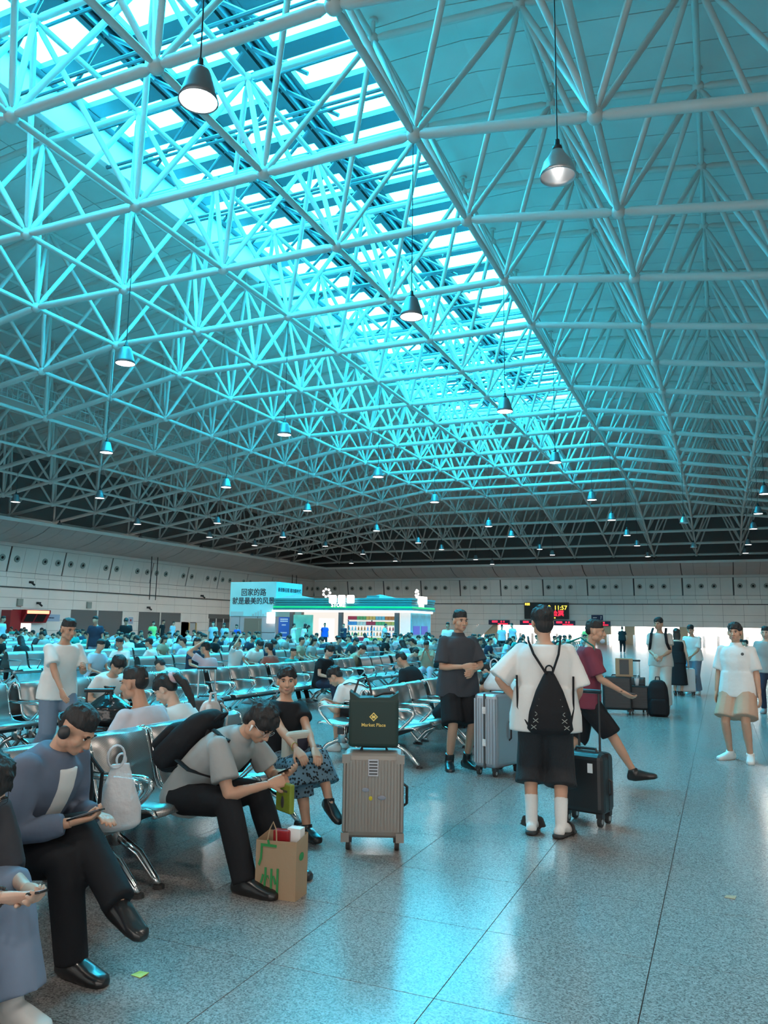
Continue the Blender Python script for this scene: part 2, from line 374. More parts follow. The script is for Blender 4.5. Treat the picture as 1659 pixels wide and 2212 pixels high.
def wall_build(W, u0, u1, seam0, mod, zb, low, lowstep, lowrows, lowskip, noz_every):
    # zb = (dark ledge, row split, panel bottom, panel top, ledge top)
    g = .02
    m = seam0; 
    while m > u0: m -= mod
    ring_me = None
    k = 0
    while m < u1:
        for q in range(4):
            a = m+mod/4*q; c = a+mod/4
            if c <= u0 or a >= u1: continue
            a2, c2 = max(a, u0), min(c, u1)
            ga = .07 if q == 0 else g/2; gc = .07 if q == 3 else g/2
            W.quad('upper_panel', a2+ga, c2-gc, zb[2]+.02, zb[3], 'wall_panel', .0, .34)
            W.quad('band_panel', a2+g/2, c2-g/2, zb[1]+.01, zb[2]-.01, 'wall_panel')
            W.quad('band_panel', a2+.1+g/2, c2+.1-g/2, zb[0]+.03, zb[1]-.01, 'wall_panel')
            has = (q != 2) if (k % 2 == 0) else (q != 1)
            if noz_every: has = q != 3
            if has and in_view(W.P((a+c)/2, .2, 5.7), 20):
                zc = (zb[2]+zb[3])/2+.05; wc = .17+.01
                d = Vector((1,0,0)) if W.side == 'l' else Vector((0,-1,0))
                d = (d - Vector((0,0,.2))).normalized()
                qn = Vector((0,0,1)).rotation_difference(d)
                n1 = inst('air_nozzle', noz_me, W.root, W.P((a+c)/2, wc, zc), qn)
                inst('nozzle_hole', hole_me, n1, (0, 0, .04))
        m += mod; k += 1
    W.quad('ledge_trim', u0, u1, zb[3]+.02, zb[4], 'trim_white', .36)
    W.quad('dark_ledge', u0, u1, zb[0]-.05, zb[0]+.02, 'joint_dark', .10)
    for r in range(len(lowrows)-1):
        z0, z1 = lowrows[r], lowrows[r+1]
        a = low
        while a > u0: a -= lowstep
        while a < u1:
            a2, c2 = max(a, u0), min(a+lowstep, u1)
            skip = any(not (c2 <= s0+.05 or a2 >= s1-.05) and z0 < sz-.05 for s0, s1, sz in lowskip)
            if c2-a2 > .05:
                if skip:
                    for s0, s1, sz in lowskip:                  # keep the pieces of the panel outside the opening
                        if not (c2 <= s0+.05 or a2 >= s1-.05) and z0 < sz-.05:
                            if a2 < s0-.1: W.quad('wall_panel', a2+g/2, s0, z0+g/2, z1-g/2, 'wall_panel')
                            if c2 > s1+.1: W.quad('wall_panel', s1, c2-g/2, z0+g/2, z1-g/2, 'wall_panel')
                else: W.quad('wall_panel', a2+g/2, c2-g/2, z0+g/2, z1-g/2, 'wall_panel')
            a += lowstep
noz_me = noz_ring.mesh('air_nozzle', 'nozzle_grey', True); hole_me = MB().lathe([(0, .0), (.10, .0), (.10, -.01)], 14).mesh('nozzle_hole', 'nozzle_dark')
WL = Wall(wl_o, 'l'); WF = Wall(wf_o, 'f')
lskip = [(44.39, 49.95, 2.36), (51.87, 57.47, 2.36), (58.6, 59.8, 1.5), (61.6, 65.2, 1.95)]
wall_build(WL, 24, YF, 38.35, 4.88, (3.80, 4.47, 4.83, 6.56, 6.82), 42.16, 2.385, [0, .8, 1.56, 2.36, 3.07, 3.76], lskip, False)
wall_build(WF, XL, XR, -40.25, 4.62, (4.03, 4.50, 4.87, 6.60, 6.86), -21.91, 1.85, [0, .9, OPZ, 2.33, 2.96, 3.98], [(OPX0, OPX1, OPZ)], True)
# curved soffit above the walls, one panel per seam
sof = struct(empty('trim_1'))
def soffit(side, u0, u1, seam0, step, zt, ztop, reach):
    prof_ = [(.36, zt), (.9, zt+.02), (1.6, zt+.12), (2.4, zt+.34), (3.1, zt+.62), (reach, ztop)]
    a = seam0
    while a > u0: a -= step
    W = WL if side == 'l' else WF
    while a < u1:
        for q in range(4):
            a2, c2 = max(a+step/4*q+(.07 if q == 0 else .012), u0), min(a+step/4*(q+1)-.012, u1)
            if c2-a2 > .1:
                b = MB()
                vs = [W.P(a2, w, z) for w, z in prof_]+[W.P(c2, w, z) for w, z in prof_]+[W.P(a2, w, z+.05) for w, z in prof_]+[W.P(c2, w, z+.05) for w, z in prof_]
                n = len(prof_); fs = []
                for i in range(n-1): fs += [(i, i+1, n+i+1, n+i), (2*n+i, 3*n+i, 3*n+i+1, 2*n+i+1), (i, 2*n+i, 2*n+i+1, i+1), (n+i, n+i+1, 3*n+i+1, 3*n+i)]
                fs += [(0, n, 3*n, 2*n), (n-1, 3*n-1, 4*n-1, 2*n-1)]
                b.add(vs, fs).build('soffit_panel', 'soffit_panel', sof)
        a += step
    W.quad('soffit_edge', u0+(3.6 if side == 'f' else 0), u1-(3.6 if side == 'l' else 0), ztop-.02, ztop+.20, 'trim_white', reach+.06, parent=sof)
    vs = [W.P(u0, .3, zt+.12), W.P(u1, .3, zt+.12), W.P(u1, reach, ztop+.14), W.P(u0, reach, ztop+.14)]
    MB().add(vs, [(0,1,2,3)]).build('soffit_back', 'wall_back', sof)
soffit('l', 24, YF, 38.35, 4.88, 6.82, 7.82, 3.7); soffit('f', XL, XR, -40.25, 4.62, 6.86, 7.84, 3.7)
# ------------------------------------------------------------------ left wall fittings
for y0, y1 in ((44.39, 47.11), (47.23, 49.95), (51.87, 54.6), (54.72, 57.47)):
    d = struct(empty('door_1')); d['label'] = 'closed grey roller shutter in the left wall'
    n = 14
    for i in range(n):
        z0 = 2.34/n*i; W = WL
        W.quad('shutter_slat', y0+.03, y1-.03, z0+.008, z0+2.34/n-.008, 'shutter_steel', -.10, -.12, .03, parent=d)
    WL.quad('shutter_post', y1-.03, y1+.09, 0, 2.36, 'trim_white', .02, parent=d)
mat('gold_trim', (.62, .45, .2), .3, .9); mat('grey_door', (.45, .46, .46), .5)
d = struct(empty('door_2')); WL.quad('door_leaf', 58.75, 59.65, 0, 1.48, 'grey_door', -.02, parent=d)
for a, c in ((58.6, 58.75), (59.65, 59.8)): WL.quad('door_jamb', a, c, 0, 1.5, 'gold_trim', .05, parent=d)
d = struct(empty('door_3')); mat('lit_interior', (.8, .8, .78), .6, emit=(1, .95, .9), estr=1.2)
WL.quad('doorway_glow', 61.6, 65.2, .35, 1.75, 'lit_interior', -.3, parent=d)
WL.quad('doorway_header', 61.6, 65.2, 1.6, 1.95, 'joint_dark', .0, parent=d)
for a in (61.6, 62.8, 64.0, 65.1): WL.quad('door_jamb', a, a+.12, 0, 1.95, 'trim_white', .03, parent=d)
# red vending booth on the left wall
mat('red_paint', (.30, .012, .018), .35); emis('vend_sign', (1, .32, .18), 2.6); mat('screen_black', (.01, .01, .012), .15); emis('vend_lit', (1, .96, .92), 1.6)
t = thing('vending_booth', 'dark red vending booth with lit sign and screens against the wall', 'vending machine', (XL, 39.7, 0))
MB().box(.02, .9, -1.5, -.6, 0, 2.2).build('side_body', 'red_paint', t)
MB().poly_prism([(.02, 1.35), (.9, 1.35), (1.3, 2.05), (1.3, 2.25), (.02, 2.25)], 'y', -.62, 1.55).build('hood', 'red_paint', t)
MB().box(1.3, 1.32, -.5, 1.4, 1.98, 2.2).build('lit_sign', 'vend_sign', t)
for y0 in (-.45, .45): MB().add([(.95, y0, 1.42), (.95, y0+.8, 1.42), (1.26, y0+.8, 1.95), (1.26, y0, 1.95)], [(0,1,2,3)]).build('screen', 'screen_black', t)
MB().box(.02, .6, -.6, 1.5, 0, 1.35).build('counter', 'trim_white', t); MB().box(.6, .63, -.55, .5, .5, 1.3).build('lit_front', 'vend_lit', t)
mat('sign_blue', (.35, .45, .6), .5); mat('navy', (.02, .03, .09), .5); mat('print_dark', (.03, .03, .05), .6); mat('print_white', (.85, .85, .85), .5)
t = thing('wall_notice', 'pale blue notice board on the left wall beside the red booth', 'notice', (XL, 42.75, 1.72))
MB().box(.0, .03, -.58, .58, -.25, .25).build('board', 'sign_blue', t)
marks('print_line', 6, .075, .09, .015, 'navy', t, (.035, -.22, 0), (R(90), 0, R(90)))
t = thing('wall_poster', 'small framed white poster between two roller shutters', 'poster', (XL, 50.9, 1.62))
MB().box(.0, .03, -.35, .35, -.35, .35).build('frame', 'trim_white', t); MB().box(.03, .035, -.28, .28, -.28, .28).build('sheet', 'sign_blue', t)
MB().ell((.036, 0, .02), (.004, .1, .1)).build('emblem', 'red_paint', t)
cam_b = MB().box(0, .25, -.1, .1, -.08, .08).tube([(.2, 0, -.05), (.45, 0, -.2)], .07, 8)
for y, z in ((41.2, 2.75), (40.4, 4.2), (52.9, 2.75), (60.3, 4.05)):
    o = link('security_camera', cam_b.mesh('security_camera', 'dark_steel')); o.location = (XL, y, z)
    tag(o, 'small grey security camera on bracket on the left wall panels', 'camera', 'cameras on the left wall')
for y in (39.6, 46.1):
    o = MB().box(0, .15, -.22, .22, -.25, .25).build('wall_speaker', 'nozzle_grey'); o.location = (XL, y, 2.75)
    tag(o, 'grey box loudspeaker mounted on the left wall panels', 'speaker', 'speakers on the left wall')
for k in (0, 1):
    o = MB().tube([(0,0,0), (0,0,-3.6)], .035, 8).build('hanging_rod', 'black_plastic'); o.location = (XL+1.6, 51.2+.75*k, 6.95)
    tag(o, 'thin black rod hanging down from the left soffit', 'rod', 'hanging rods')
for k in (0, 1):
    o = MB().tube([(0,0,0), (0,0,-2.0)], .04, 8).build('hanging_rod', 'black_plastic'); o.location = (XL+1.6, 74.5+.9*k, 6.95)
    tag(o, 'thin black rod hanging behind the blue advertising tower', 'rod', 'rods behind the tower')

# ------------------------------------------------------------------ pendant lamps
shade_me = MB().lathe([(.05, .43), (.115, .42), (.13, .40), (.145, .36), (.185, .22), (.225, .08), (.25, .0), (.235, .0), (.21, .08), (.17, .24), (.10, .34)], 24).mesh('lamp_shade', 'lamp_shade', True)
cap_me = MB().lathe([(0, .58), (.035, .58), (.04, .5), (.07, .47), (.075, .40), (.0, .40)], 14).mesh('lamp_cap', 'black_plastic', True)
disc_me = MB().lathe([(0, .012), (.235, .012)], 24).mesh('lamp_diffuser', 'lamp_glow')
cord_me = MB().tube([(0,0,0), (0,0,1)], .011, 6).mesh('cord', 'black_plastic')
bell_me = MB().lathe([(.05, .42), (.09, .40), (.12, .34), (.2, .22), (.25, .06), (.255, 0), (.245, 0), (.235, .06), (.185, .21), (.1, .32)], 24).mesh('lamp_shade', 'lamp_reflector', True)
bulb_me = MB().ell((0, 0, .2), (.06, .06, .1), 12, 8).mesh('bulb', 'lamp_glow', True)
lamps = [(-5.65, y) for y in (7.03, 14.28, 21.97, 29.71, 39.2, 47, 55.2, 62.3, 72, 79.5)]
lamps += [(-13.4, y) for y in (14.4, 22.15, 30.1, 37.4, 47.7, 53.6, 63.1, 68.4)]
lamps += [(-21.3, y) for y in (22.2, 30.07, 38, 47.7, 55.7, 61.2, 71.2, 77.1)]
lamps += [(-29.6, y) for y in (30.6, 41, 49.2, 56, 63.3, 71)]+[(-35.1, y) for y in (30.1, 39.8, 47.7, 53.9, 61.5, 72.3)]
lamps += [(-42.2, y) for y in (40, 48.3, 56.2, 64.4, 72.1)]+[(2.2, y) for y in (40, 46.8, 53.8, 63.7, 70.7)]
lamps += [(2.2, -.6), (2.2, 7.0), (-5.65, -.6), (-13.4, -.6), (9.8, -.6), (9.8, 7.0)]      # unseen, added beside and behind the camera for neutral foreground light
bells = [(-1.85, 10.33), (-1.75, 49.6), (-1.65, 64.8)]
LD = bpy.data.lights.new('lamp_light', 'SPOT'); LD.energy = 110; LD.color = (1, .95, .88); LD.spot_size = R(166); LD.spot_blend = .25; LD.shadow_soft_size = .22
LW = LD.copy(); LW.energy = 560; LW.color = (1, .89, .78)                                  # brighter, for lamps away from the skylight and the unseen added ones
col_name = {-5.65: 'under the skylight edge', -13.4: 'under the middle of the skylight', -21.3: 'left of the skylight', -29.6: 'over the left seating', -35.1: 'near the left wall', -42.2: 'beside the left soffit', 2.2: 'under the right roof slope', 9.8: 'added unseen over the right aisle'}
for x, y in lamps+bells:
    bell = (x, y) in bells
    q = 1+sum(1 for a, c in (bells if bell else lamps) if (bell or a == x) and c > y)
    nm = 'grey open bell lamp on a black cord, %s from the far wall' % nth(q) if bell else 'conical pendant lamp %s, %s from the far wall' % (col_name[x], nth(q))
    t = thing('pendant_lamp', nm, 'lamp', (x, y, 7.9), 0, 'open bell lamps' if bell else 'pendant lamps '+col_name[x])
    inst('lamp_shade', bell_me if bell else shade_me, t); inst('lamp_cap', cap_me, t)
    inst('cord', cord_me, t, (0, 0, .56), None, (1, 1, zl(x, y)-8.46))
    if bell: inst('bulb', bulb_me, t)
    else:
        inst('lamp_diffuser', disc_me, t)
        lo = bpy.data.objects.new('lamp_light', LD if -25 < x < 0 and y > 0 else LW); COL.objects.link(lo); lo.parent = t; lo.location = (0, 0, -.03)

# ------------------------------------------------------------------ advertising tower and shop kiosk (front faces at y = 44)
mat('ad_blue', (.30, .80, .86), .4, var=.12, vscale=.35); mat('tower_grey', (.40, .44, .48), .4); mat('lift_steel', (.55, .5, .42), .3, .8); mat('ad_pale', (.35, .62, .68), .5)
t = thing('advertising_tower', 'pale blue advertising tower with black slogan over a grey lift block', 'tower', (0, 44, 0))
MB().box(-30.35, -26.83, .0, 3.35, 0, 1.98).build('lift_block', 'tower_grey', t)
MB().box(-30.4, -26.8, -.04, 3.4, 1.99, 4.28).build('hoarding', 'ad_blue', t)
for x in (-29.6, -28.2): MB().box(x, x+.03, -.012, .0, 0, 1.98).build('panel_joint', 'joint_dark', t)
MB().box(-30.35, -26.83, -.012, .0, .93, .96).build('panel_joint', 'joint_dark', t)
MB().box(-29.2, -27.85, -.06, .02, 0, 1.86).build('lift_frame', 'lift_steel', t); MB().box(-29.0, -28.05, -.075, -.06, 0, 1.7).build('lift_door', 'lift_steel', t)
text_obj('slogan_line', '回家的路', .52, 'print_dark', t, (-28.55, -.05, 3.55), (R(90), 0, 0), .95)
text_obj('slogan_line', '就是最美的风景', .50, 'print_dark', t, (-28.55, -.05, 2.98), (R(90), 0, 0), .95)
text_obj('side_slogan', '奋进新征程 建功新时代', .3, 'print_dark', t, (-26.79, 1.7, 3.75), (R(90), 0, R(90)), 1.0)
MB().box(-30.3, -29.3, -.055, -.04, 2.02, 2.3).build('train_print', 'ad_pale', t)
for k in range(9): MB().box(-28.6+.2*k, -28.45+.2*k, -.055, -.04, 2.0, 2.15+.09*((k*5) % 4)).build('skyline_print', 'ad_pale', t)
mat('kiosk_teal', (.03, .30, .32), .4); mat('kiosk_green', (.01, .45, .16), .4, emit=(0, .8, .25), estr=.5); emis('kiosk_light', (1, .98, .95), 3); mat('kiosk_col', (.10, .11, .12), .4)
mat('ad_green', (.18, .62, .5), .5, var=.3, vscale=.8); emis('sign_white', (1, 1, 1), 1.8); mat('poster_blue', (.03, .12, .45), .5); emis('led_red', (1, .02, .05), 2.6); emis('shop_back', (1, .93, .85), .9)
MB().box(-27.3, -26.82, -.3, -.05, 1.55, 2.25).build('lightbox', 'kiosk_light', t)
k_ = thing('shop_kiosk', 'lit convenience shop kiosk with green fascia and stocked open shelves', 'kiosk', (0, 44, 0))
KX0, KX1, KD = -26.58, -17.25, 3.5
MB().box(KX0, KX1, 0, KD, -.0, .06).build('plinth', 'tower_grey', k_)
MB().box(KX0, KX1, KD-.12, KD, 0, 2.4).build('back_wall', 'shop_back', k_)
for q, z0 in enumerate((2.42, 2.76, 2.91, 3.05)):
    e = (.14, .06, .1, .14)[q]
    MB().box(KX0-.16, KX1+.1+e, -.3-e, KD+.2, z0, z0+(.31, .13, .12, .12)[q]).build('fascia_band', 'kiosk_teal', k_)
MB().box(KX0-.18, KX1+.26, -.46, KD, 2.56, 2.66).build('green_strip', 'kiosk_green', k_)
MB().box(KX0-.3, KX1+.12, -.36, -.28, 2.30, 2.42).build('light_strip', 'kiosk_light', k_); MB().box(KX1+.06, KX1+.14, -.3, KD, 2.30, 2.42).build('light_strip', 'kiosk_light', k_)
for x in (-25.6, -22.05, -18.2): MB().box(x-.12, x+.12, -.05, .2, 0, 2.35).build('column', 'kiosk_col', k_)
MB().box(-25.43, -24.03, -.04, .06, 0, 2.12).build('poster_panel', 'ad_green', k_)
marks('print_line', 4, .10, .09, .06, 'tower_grey', k_, (-24.62, -.05, 1.35), (R(90), R(90), 0)); marks('print_line', 5, .10, .09, .06, 'tower_grey', k_, (-24.38, -.05, 1.15), (R(90), R(90), 0))
t2 = MB().box(-26.54, -25.73, -.04, .0, .5, 1.96).build('notice_panel', 'poster_blue', k_)
[marks('print_line', n_, .07, .08, .012, 'print_white', k_, (-26.13, -.045, z_), (R(90), 0, 0)) for n_, z_ in ((7, 1.82), (7, 1.69), (4, 1.45), (6, .95), (8, .65))]
def rbox_sign(c, rz, s):                                 # glowing characters burnt out to rounded blocks in the photograph
    b = MB(); ring_loft_sign = [(-.26, -.20), (-.20, -.26), (.20, -.26), (.26, -.20), (.26, .20), (.20, .26), (-.20, .26), (-.26, .20)]
    o = b.poly_prism([(p*s, q*s) for p, q in ring_loft_sign], 'y', -.03, .03).build('sign_character', 'sign_white', k_); o.location = c; o.rotation_euler = (0, 0, rz)
def sign(x, y, z, rz, s=1.0):
    rot = (R(90), 0, rz); d = Vector((math.cos(rz), math.sin(rz), 0))
    [rbox_sign(Vector((x, y, z))+d*(.32+.62*q_)*s, rz, s) for q_ in (-1, 0, 1)]; text_obj('shop_sign', 'STORE', .34*s, 'sign_white', k_, Vector((x, y, z-.38*s))+d*.1, rot, depth=.03)
    b = MB()
    for q in range(7): a = 2*math.pi*q/7; c = Vector((x, y, z+.4*s))-d*.75*s; b.ell(tuple(c+d*(.24*s*math.cos(a))+Vector((0,0,.24*s*math.sin(a)))), (.085*s,)*3, 8, 6)
    b.build('sign_flower', 'sign_white', k_)
sign(-22.0, -.62, 3.1, 0); sign(-17.0, 1.0, 3.1, R(90), .9)
MB().box(-20.0, -19.2, -.5, -.42, 3.2, 3.32).build('roof_ornament', 'kiosk_teal', k_)
for x0, x1 in ((-27, -24), (-20.6, -18.3)): MB().poly_prism([(x0, 3.17), (x1, 3.17), ((x0+x1)/2, 3.42)], 'y', .2, .5).build('roof_sheet', 'ad_blue', k_)
# shelving and goods
mat('shelf_metal', (.08, .08, .09), .5); sh = thing('shop_shelf', 'tall black display shelf full of snacks and drinks inside the kiosk', 'shelf', (0, 44, 0))
for x in (-21.74, -20.1, -18.4): MB().box(x-.03, x+.03, .5, .56, 0, 2.0).build('upright', 'shelf_metal', sh)
goods = [mat('goods%d' % i, c, .4) for i, c in enumerate([(.75, .25, .08), (.1, .35, .7), (.8, .75, .7), (.6, .05, .1), (.15, .5, .2), (.85, .55, .15), (.2, .55, .7)])]
pack_mes = [MB().box(-.09, .09, -.06, .06, 0, .22).mesh('snack_pack', g) for g in goods]
bot_mes = [MB().lathe([(.045, 0), (.05, .02), (.05, .15), (.02, .2), (.02, .24), (0, .24)], 8).mesh('drink_bottle', g) for g in goods]
for r in range(6):
    z = .2+.33*r; MB().box(-21.74, -18.4, .3, .75, z-.03, z).build('shelf_board', 'trim_white', sh)
    for q in range(15):
        x = -21.6+.215*q; bt = r in (2, 3); me = (bot_mes if bt else pack_mes)[(q//3+r*2) % 7]
        o = bpy.data.objects.new('drink_bottle' if bt else 'snack_pack', me); COL.objects.link(o); o.location = (x, 44.4, z)
        tag(o, ('coloured drink bottle' if bt else 'coloured snack packet')+' on kiosk shelf row %s, %s from the green counter' % (('one', 'two', 'three', 'four', 'five', 'six')[r], nth(15-q)), 'bottle' if bt else 'snack', 'goods on the kiosk shelf')
fr_ = thing('drinks_fridge', 'bright glass door drinks fridge at the kiosk front', 'fridge', (-23.2, 44.35, 0)); MB().box(-.6, .6, 0, .6, 0, 2.0).build('cabinet', 'shop_back', fr_); MB().box(-.55, .55, -.03, 0, .1, 1.9).build('door', 'sign_white', fr_)
mat('glass_clear', (.8, .95, 1), .05, alpha=.25); MB().box(-17.95, KX1, -.02, .02, 1.0, 2.3).build('side_glass', 'glass_clear', k_)
mat('kiosk_cyan', (.10, .45, .55), .4, var=.2, vscale=2); MB().box(KX1-.03, KX1+.03, 0, KD-.1, .9, 2.3).build('side_poster', 'kiosk_cyan', k_); MB().box(KX1-.9, KX1+.05, -.03, KD-.1, 0, .88).build('counter', 'ad_green', k_)
mat('violet', (.12, .1, .5), .4)
for y0 in (.3, 1.7): MB().box(KX1+.03, KX1+.045, y0, y0+1.1, .98, 1.5).build('poster_tile', 'violet', k_)

# ------------------------------------------------------------------ far wall: departure board, gate signs, gates
mat('board_black', (.006, .007, .008), .4); emis('led_yellow', (1, .72, .08), 2.0)
bd = thing('departure_board', 'large black LED departure board with yellow time and red Chinese text on far wall', 'display board', (-16.82, 82.0, 3.30))
MB().box(-2.34, 2.34, 0, .25, -.87, .87).build('panel', 'board_black', bd)
for body, s, m_, x, z in (('0', .62, 'led_yellow', .32, .34), ('11:57', .62, 'led_yellow', 1.5, .30), ('检票', .66, 'led_red', 1.2, -.32)):
    text_obj('lettering', body, s, m_, bd, (x, -.01, z), (R(90), 0, 0))
marks('led_line', 3, .15, .26, .03, 'led_yellow', bd, (-2.0, -.01, .68), (R(90), 0, 0)); marks('led_line', 3, .1, .13, .02, 'led_yellow', bd, (.8, -.01, -.74), (R(90), 0, 0))
for x in (-1.6, 1.6): MB().box(x-.06, x+.06, .25, .29, -.5, .5).build('wall_bracket', 'dark_steel', bd)
for i, (x0, x1, txt) in enumerate(((-22.56, -20.26, '一'), (-19.2, -17.0, '二'), (-15.85, -13.47, '三'), (-12.4, -10.02, '四'))):
    s_ = thing('gate_sign', 'narrow dark gate sign with red LED characters, '+('first', 'second', 'third', 'fourth')[i]+' gate from the shop kiosk', 'sign', ((x0+x1)/2*1.026, 82.05, 2.03), 0, 'LED gate signs')
    MB().box(-(x1-x0)/2, (x1-x0)/2, 0, .15, -.24, .24).build('panel', 'navy', s_)
    MB().box(-.75, -.15, -.02, 0, -.02, .17).build('lit_block', 'led_red', s_); marks('led_line', 2, .16, .18, .14, 'led_red', s_, (.42, -.01, .07), (R(90), 0, 0)); marks('led_line', 8, .12, .11, .02, 'led_red', s_, (.45, -.01, -.15), (R(90), 0, 0))
    for x in (-.8, .8): MB().box(x-.03, x+.03, .15, .24, -.1, .1).build('wall_bracket', 'dark_steel', s_)
s_ = thing('lavatory_sign', 'small navy direction sign with white pictogram under the far wall panels', 'sign', (-11.63, 82.2, 2.62)); MB().box(-.58, .58, 0, .1, -.28, .28).build('panel', 'navy', s_); marks('print_line', 4, .09, .08, .015, 'print_white', s_, (-.22, -.01, 0), (R(90), 0, 0)); MB().ell((.4, -.01, .12), (.05, .01, .05)).tube([(.4, -.01, .08), (.36, -.01, -.18)], .03, 6).build('pictogram', 'print_white', s_)
mat('gate_tan', (.55, .42, .28), .5)
for k, (a, c) in enumerate(((-23.68, -22.18), (-11.68, -10.3), (-8.93, -7.99), (-3.74, -2.97), (1.2, 2.0), (6, 6.8))):
    struct(MB().box(a, c, YF-.05, YF+.5, 0, OPZ).build('trim_2', 'gate_tan'))
ls = struct(MB().add([(-26.0, YF-.3, .0), (-24.4, YF-.3, 0), (-22.6, YF-.3, OPZ), (-24.2, YF-.3, OPZ)], [(0,1,2,3)]).build('trim_3', 'trim_white'))
turn_me = MB().box(-.12, .12, -.8, .8, 0, .95).mesh('housing', 'chrome'); flap_me = MB().box(.12, .5, -.05, .05, .45, .85).mesh('flap', 'glass_clear')
x = -21.5
while x < 5:
    t = thing('ticket_gate', 'steel ticket gate below the far wall, %s from the tan gate post' % nth(1+round((x+21.5)/1.25)), 'turnstile', (x, 80.2, 0), 0, 'ticket gates'); inst('housing', turn_me, t); inst('flap', flap_me, t); x += 1.25
# ------------------------------------------------------------------ beam seating
BPROF = [(-.40, .735), (-.425, .765), (-.405, .79), (-.365, .775), (-.335, .70), (-.30, .58), (-.27, .48), (-.24, .425), (-.18, .395), (-.08, .385), (.04, .395), (.12, .41), (.165, .405), (.185, .375)]
def seat_panel(w):                                    # profile in (fwd, z), sheet with thickness, uv for the perforation
    b = MB(); n = len(BPROF); vs = []; t = .014
    for side in (-w/2, w/2):
        for k, (f, z) in enumerate(BPROF):
            a = BPROF[max(k-1, 0)]; c = BPROF[min(k+1, n-1)]; d = Vector((c[0]-a[0], c[1]-a[1])).normalized(); nn = Vector((d.y, -d.x))
            vs.append((side, f, z)); vs.append((side, f-nn.x*t, z-nn.y*t))
    fs = []; o = 2*n
    for k in range(n-1):
        a = 2*k; fs += [(a, a+2, o+a+2, o+a), (a+1, o+a+1, o+a+3, a+3), (a, a+1, a+3, a+2), (o+a, o+a+2, o+a+3, o+a+1)]
    fs += [(0, o, o+1, 1), (2*n-2, 2*n-1, o+2*n-1, o+2*n-2)]
    me = b.add(vs, fs).mesh('seat_panel', 'perforated_steel', True)
    uvl = me.uv_layers.new(name='UVMap'); L = [0.0]
    for k in range(1, n): L.append(L[-1]+math.hypot(BPROF[k][0]-BPROF[k-1][0], BPROF[k][1]-BPROF[k-1][1]))
    for lp in me.loops: i = lp.vertex_index; uvl.data[lp.index].uv = (me.vertices[i].co.x, L[(i % o)//2])
    return me
SW = .56; seat_me = seat_panel(SW-.05)
rail_me = MB().tube([(0, f, z+.004) for f, z in BPROF], .016, 6).mesh('side_rail', 'chrome', True)
arm_me = MB().tube([(0, -.30, .60), (0, -.10, .60), (0, .10, .60), (0, .155, .585), (0, .165, .55), (0, .13, .50), (0, .02, .40), (0, -.02, .385)], .017, 8, ry=.017).mesh('armrest', 'chrome', True)
leg_b = MB(); leg_b.box(-.03, .03, -.16, -.08, .20, .38)
for f0, f1 in ((-.12, .22), (-.12, -.44)): leg_b.tube([(0, f0, .26), (0, f0+(f1-f0)*.55, .17), (0, f1-.03*(1 if f1 > 0 else -1), .05), (0, f1, .018)], [.026, .025, .022, .02], 8)
leg_me = leg_b.mesh('leg', 'chrome', True); foot_me = MB().lathe([(0, 0), (.035, 0), (.03, .02), (0, .02)], 10).mesh('foot_pad', 'rubber')
LEGS_LOW = MB(); LEGS_LOW.v = leg_b.v[:]; LEGS_LOW.f = leg_b.f[:]
def bench(loc, rz, label, seats=3, group=None, feet=True):
    t = thing('beam_seat', label, 'bench', loc, rz, group); L = seats*SW
    for k in range(seats):
        x = -L/2+SW*(k+.5); inst('seat_panel', seat_me, t, (x, 0, 0))
        for sg in (-1, 1): inst('side_rail', rail_me, t, (x+sg*(SW/2-.025), 0, 0))
    for k in range(seats+1): inst('armrest', arm_me, t, (-L/2+SW*k, 0, 0))
    if L not in bench.beams: bench.beams[L] = MB().box(-L/2-.02, L/2+.02, -.155, -.085, .30, .37).mesh('beam', 'dark_steel')
    inst('beam', bench.beams[L], t)
    for x in (-L/2+.04, L/2-.04):
        lg = inst('leg', leg_me, t, (x, 0, 0))
        if feet:
            for f in (.22, -.44): inst('foot_pad', foot_me, lg, (0, f, 0))
    return t
bench.beams = {}
def far_bench_mesh():
    b = MB()
    for k in range(3):
        x = -SW*1.5+SW*(k+.5); n = len(BPROF)
        for sd in (0,):
            vs = [(x-SW/2+.03, f, z) for f, z in BPROF]+[(x+SW/2-.03, f, z) for f, z in BPROF]
            b.add(vs, [(i, i+1, n+i+1, n+i) for i in range(n-1)])
    for k in range(4): b.tube([(-SW*1.5+SW*k, -.30, .60), (-SW*1.5+SW*k, .12, .60), (-SW*1.5+SW*k, .02, .40)], .016, 5)
    b.box(-SW*1.5, SW*1.5, -.155, -.085, .30, .37)
    for x in (-SW*1.5+.04, SW*1.5-.04): b.tube([(x, -.12, .3), (x, .22, .02)], .022, 5); b.tube([(x, -.12, .3), (x, -.44, .02)], .022, 5)
    me = b.mesh('beam_seat', 'seat_far', True, fix=False); return me
mat('seat_far', (.36, .36, .36), .32, .8)
far_me = far_bench_mesh()
FX = -math.pi/2; BX = math.pi/2                       # seat facing +x / -x
ROWS = [-3.33-3.8*k for k in range(0, 10)]
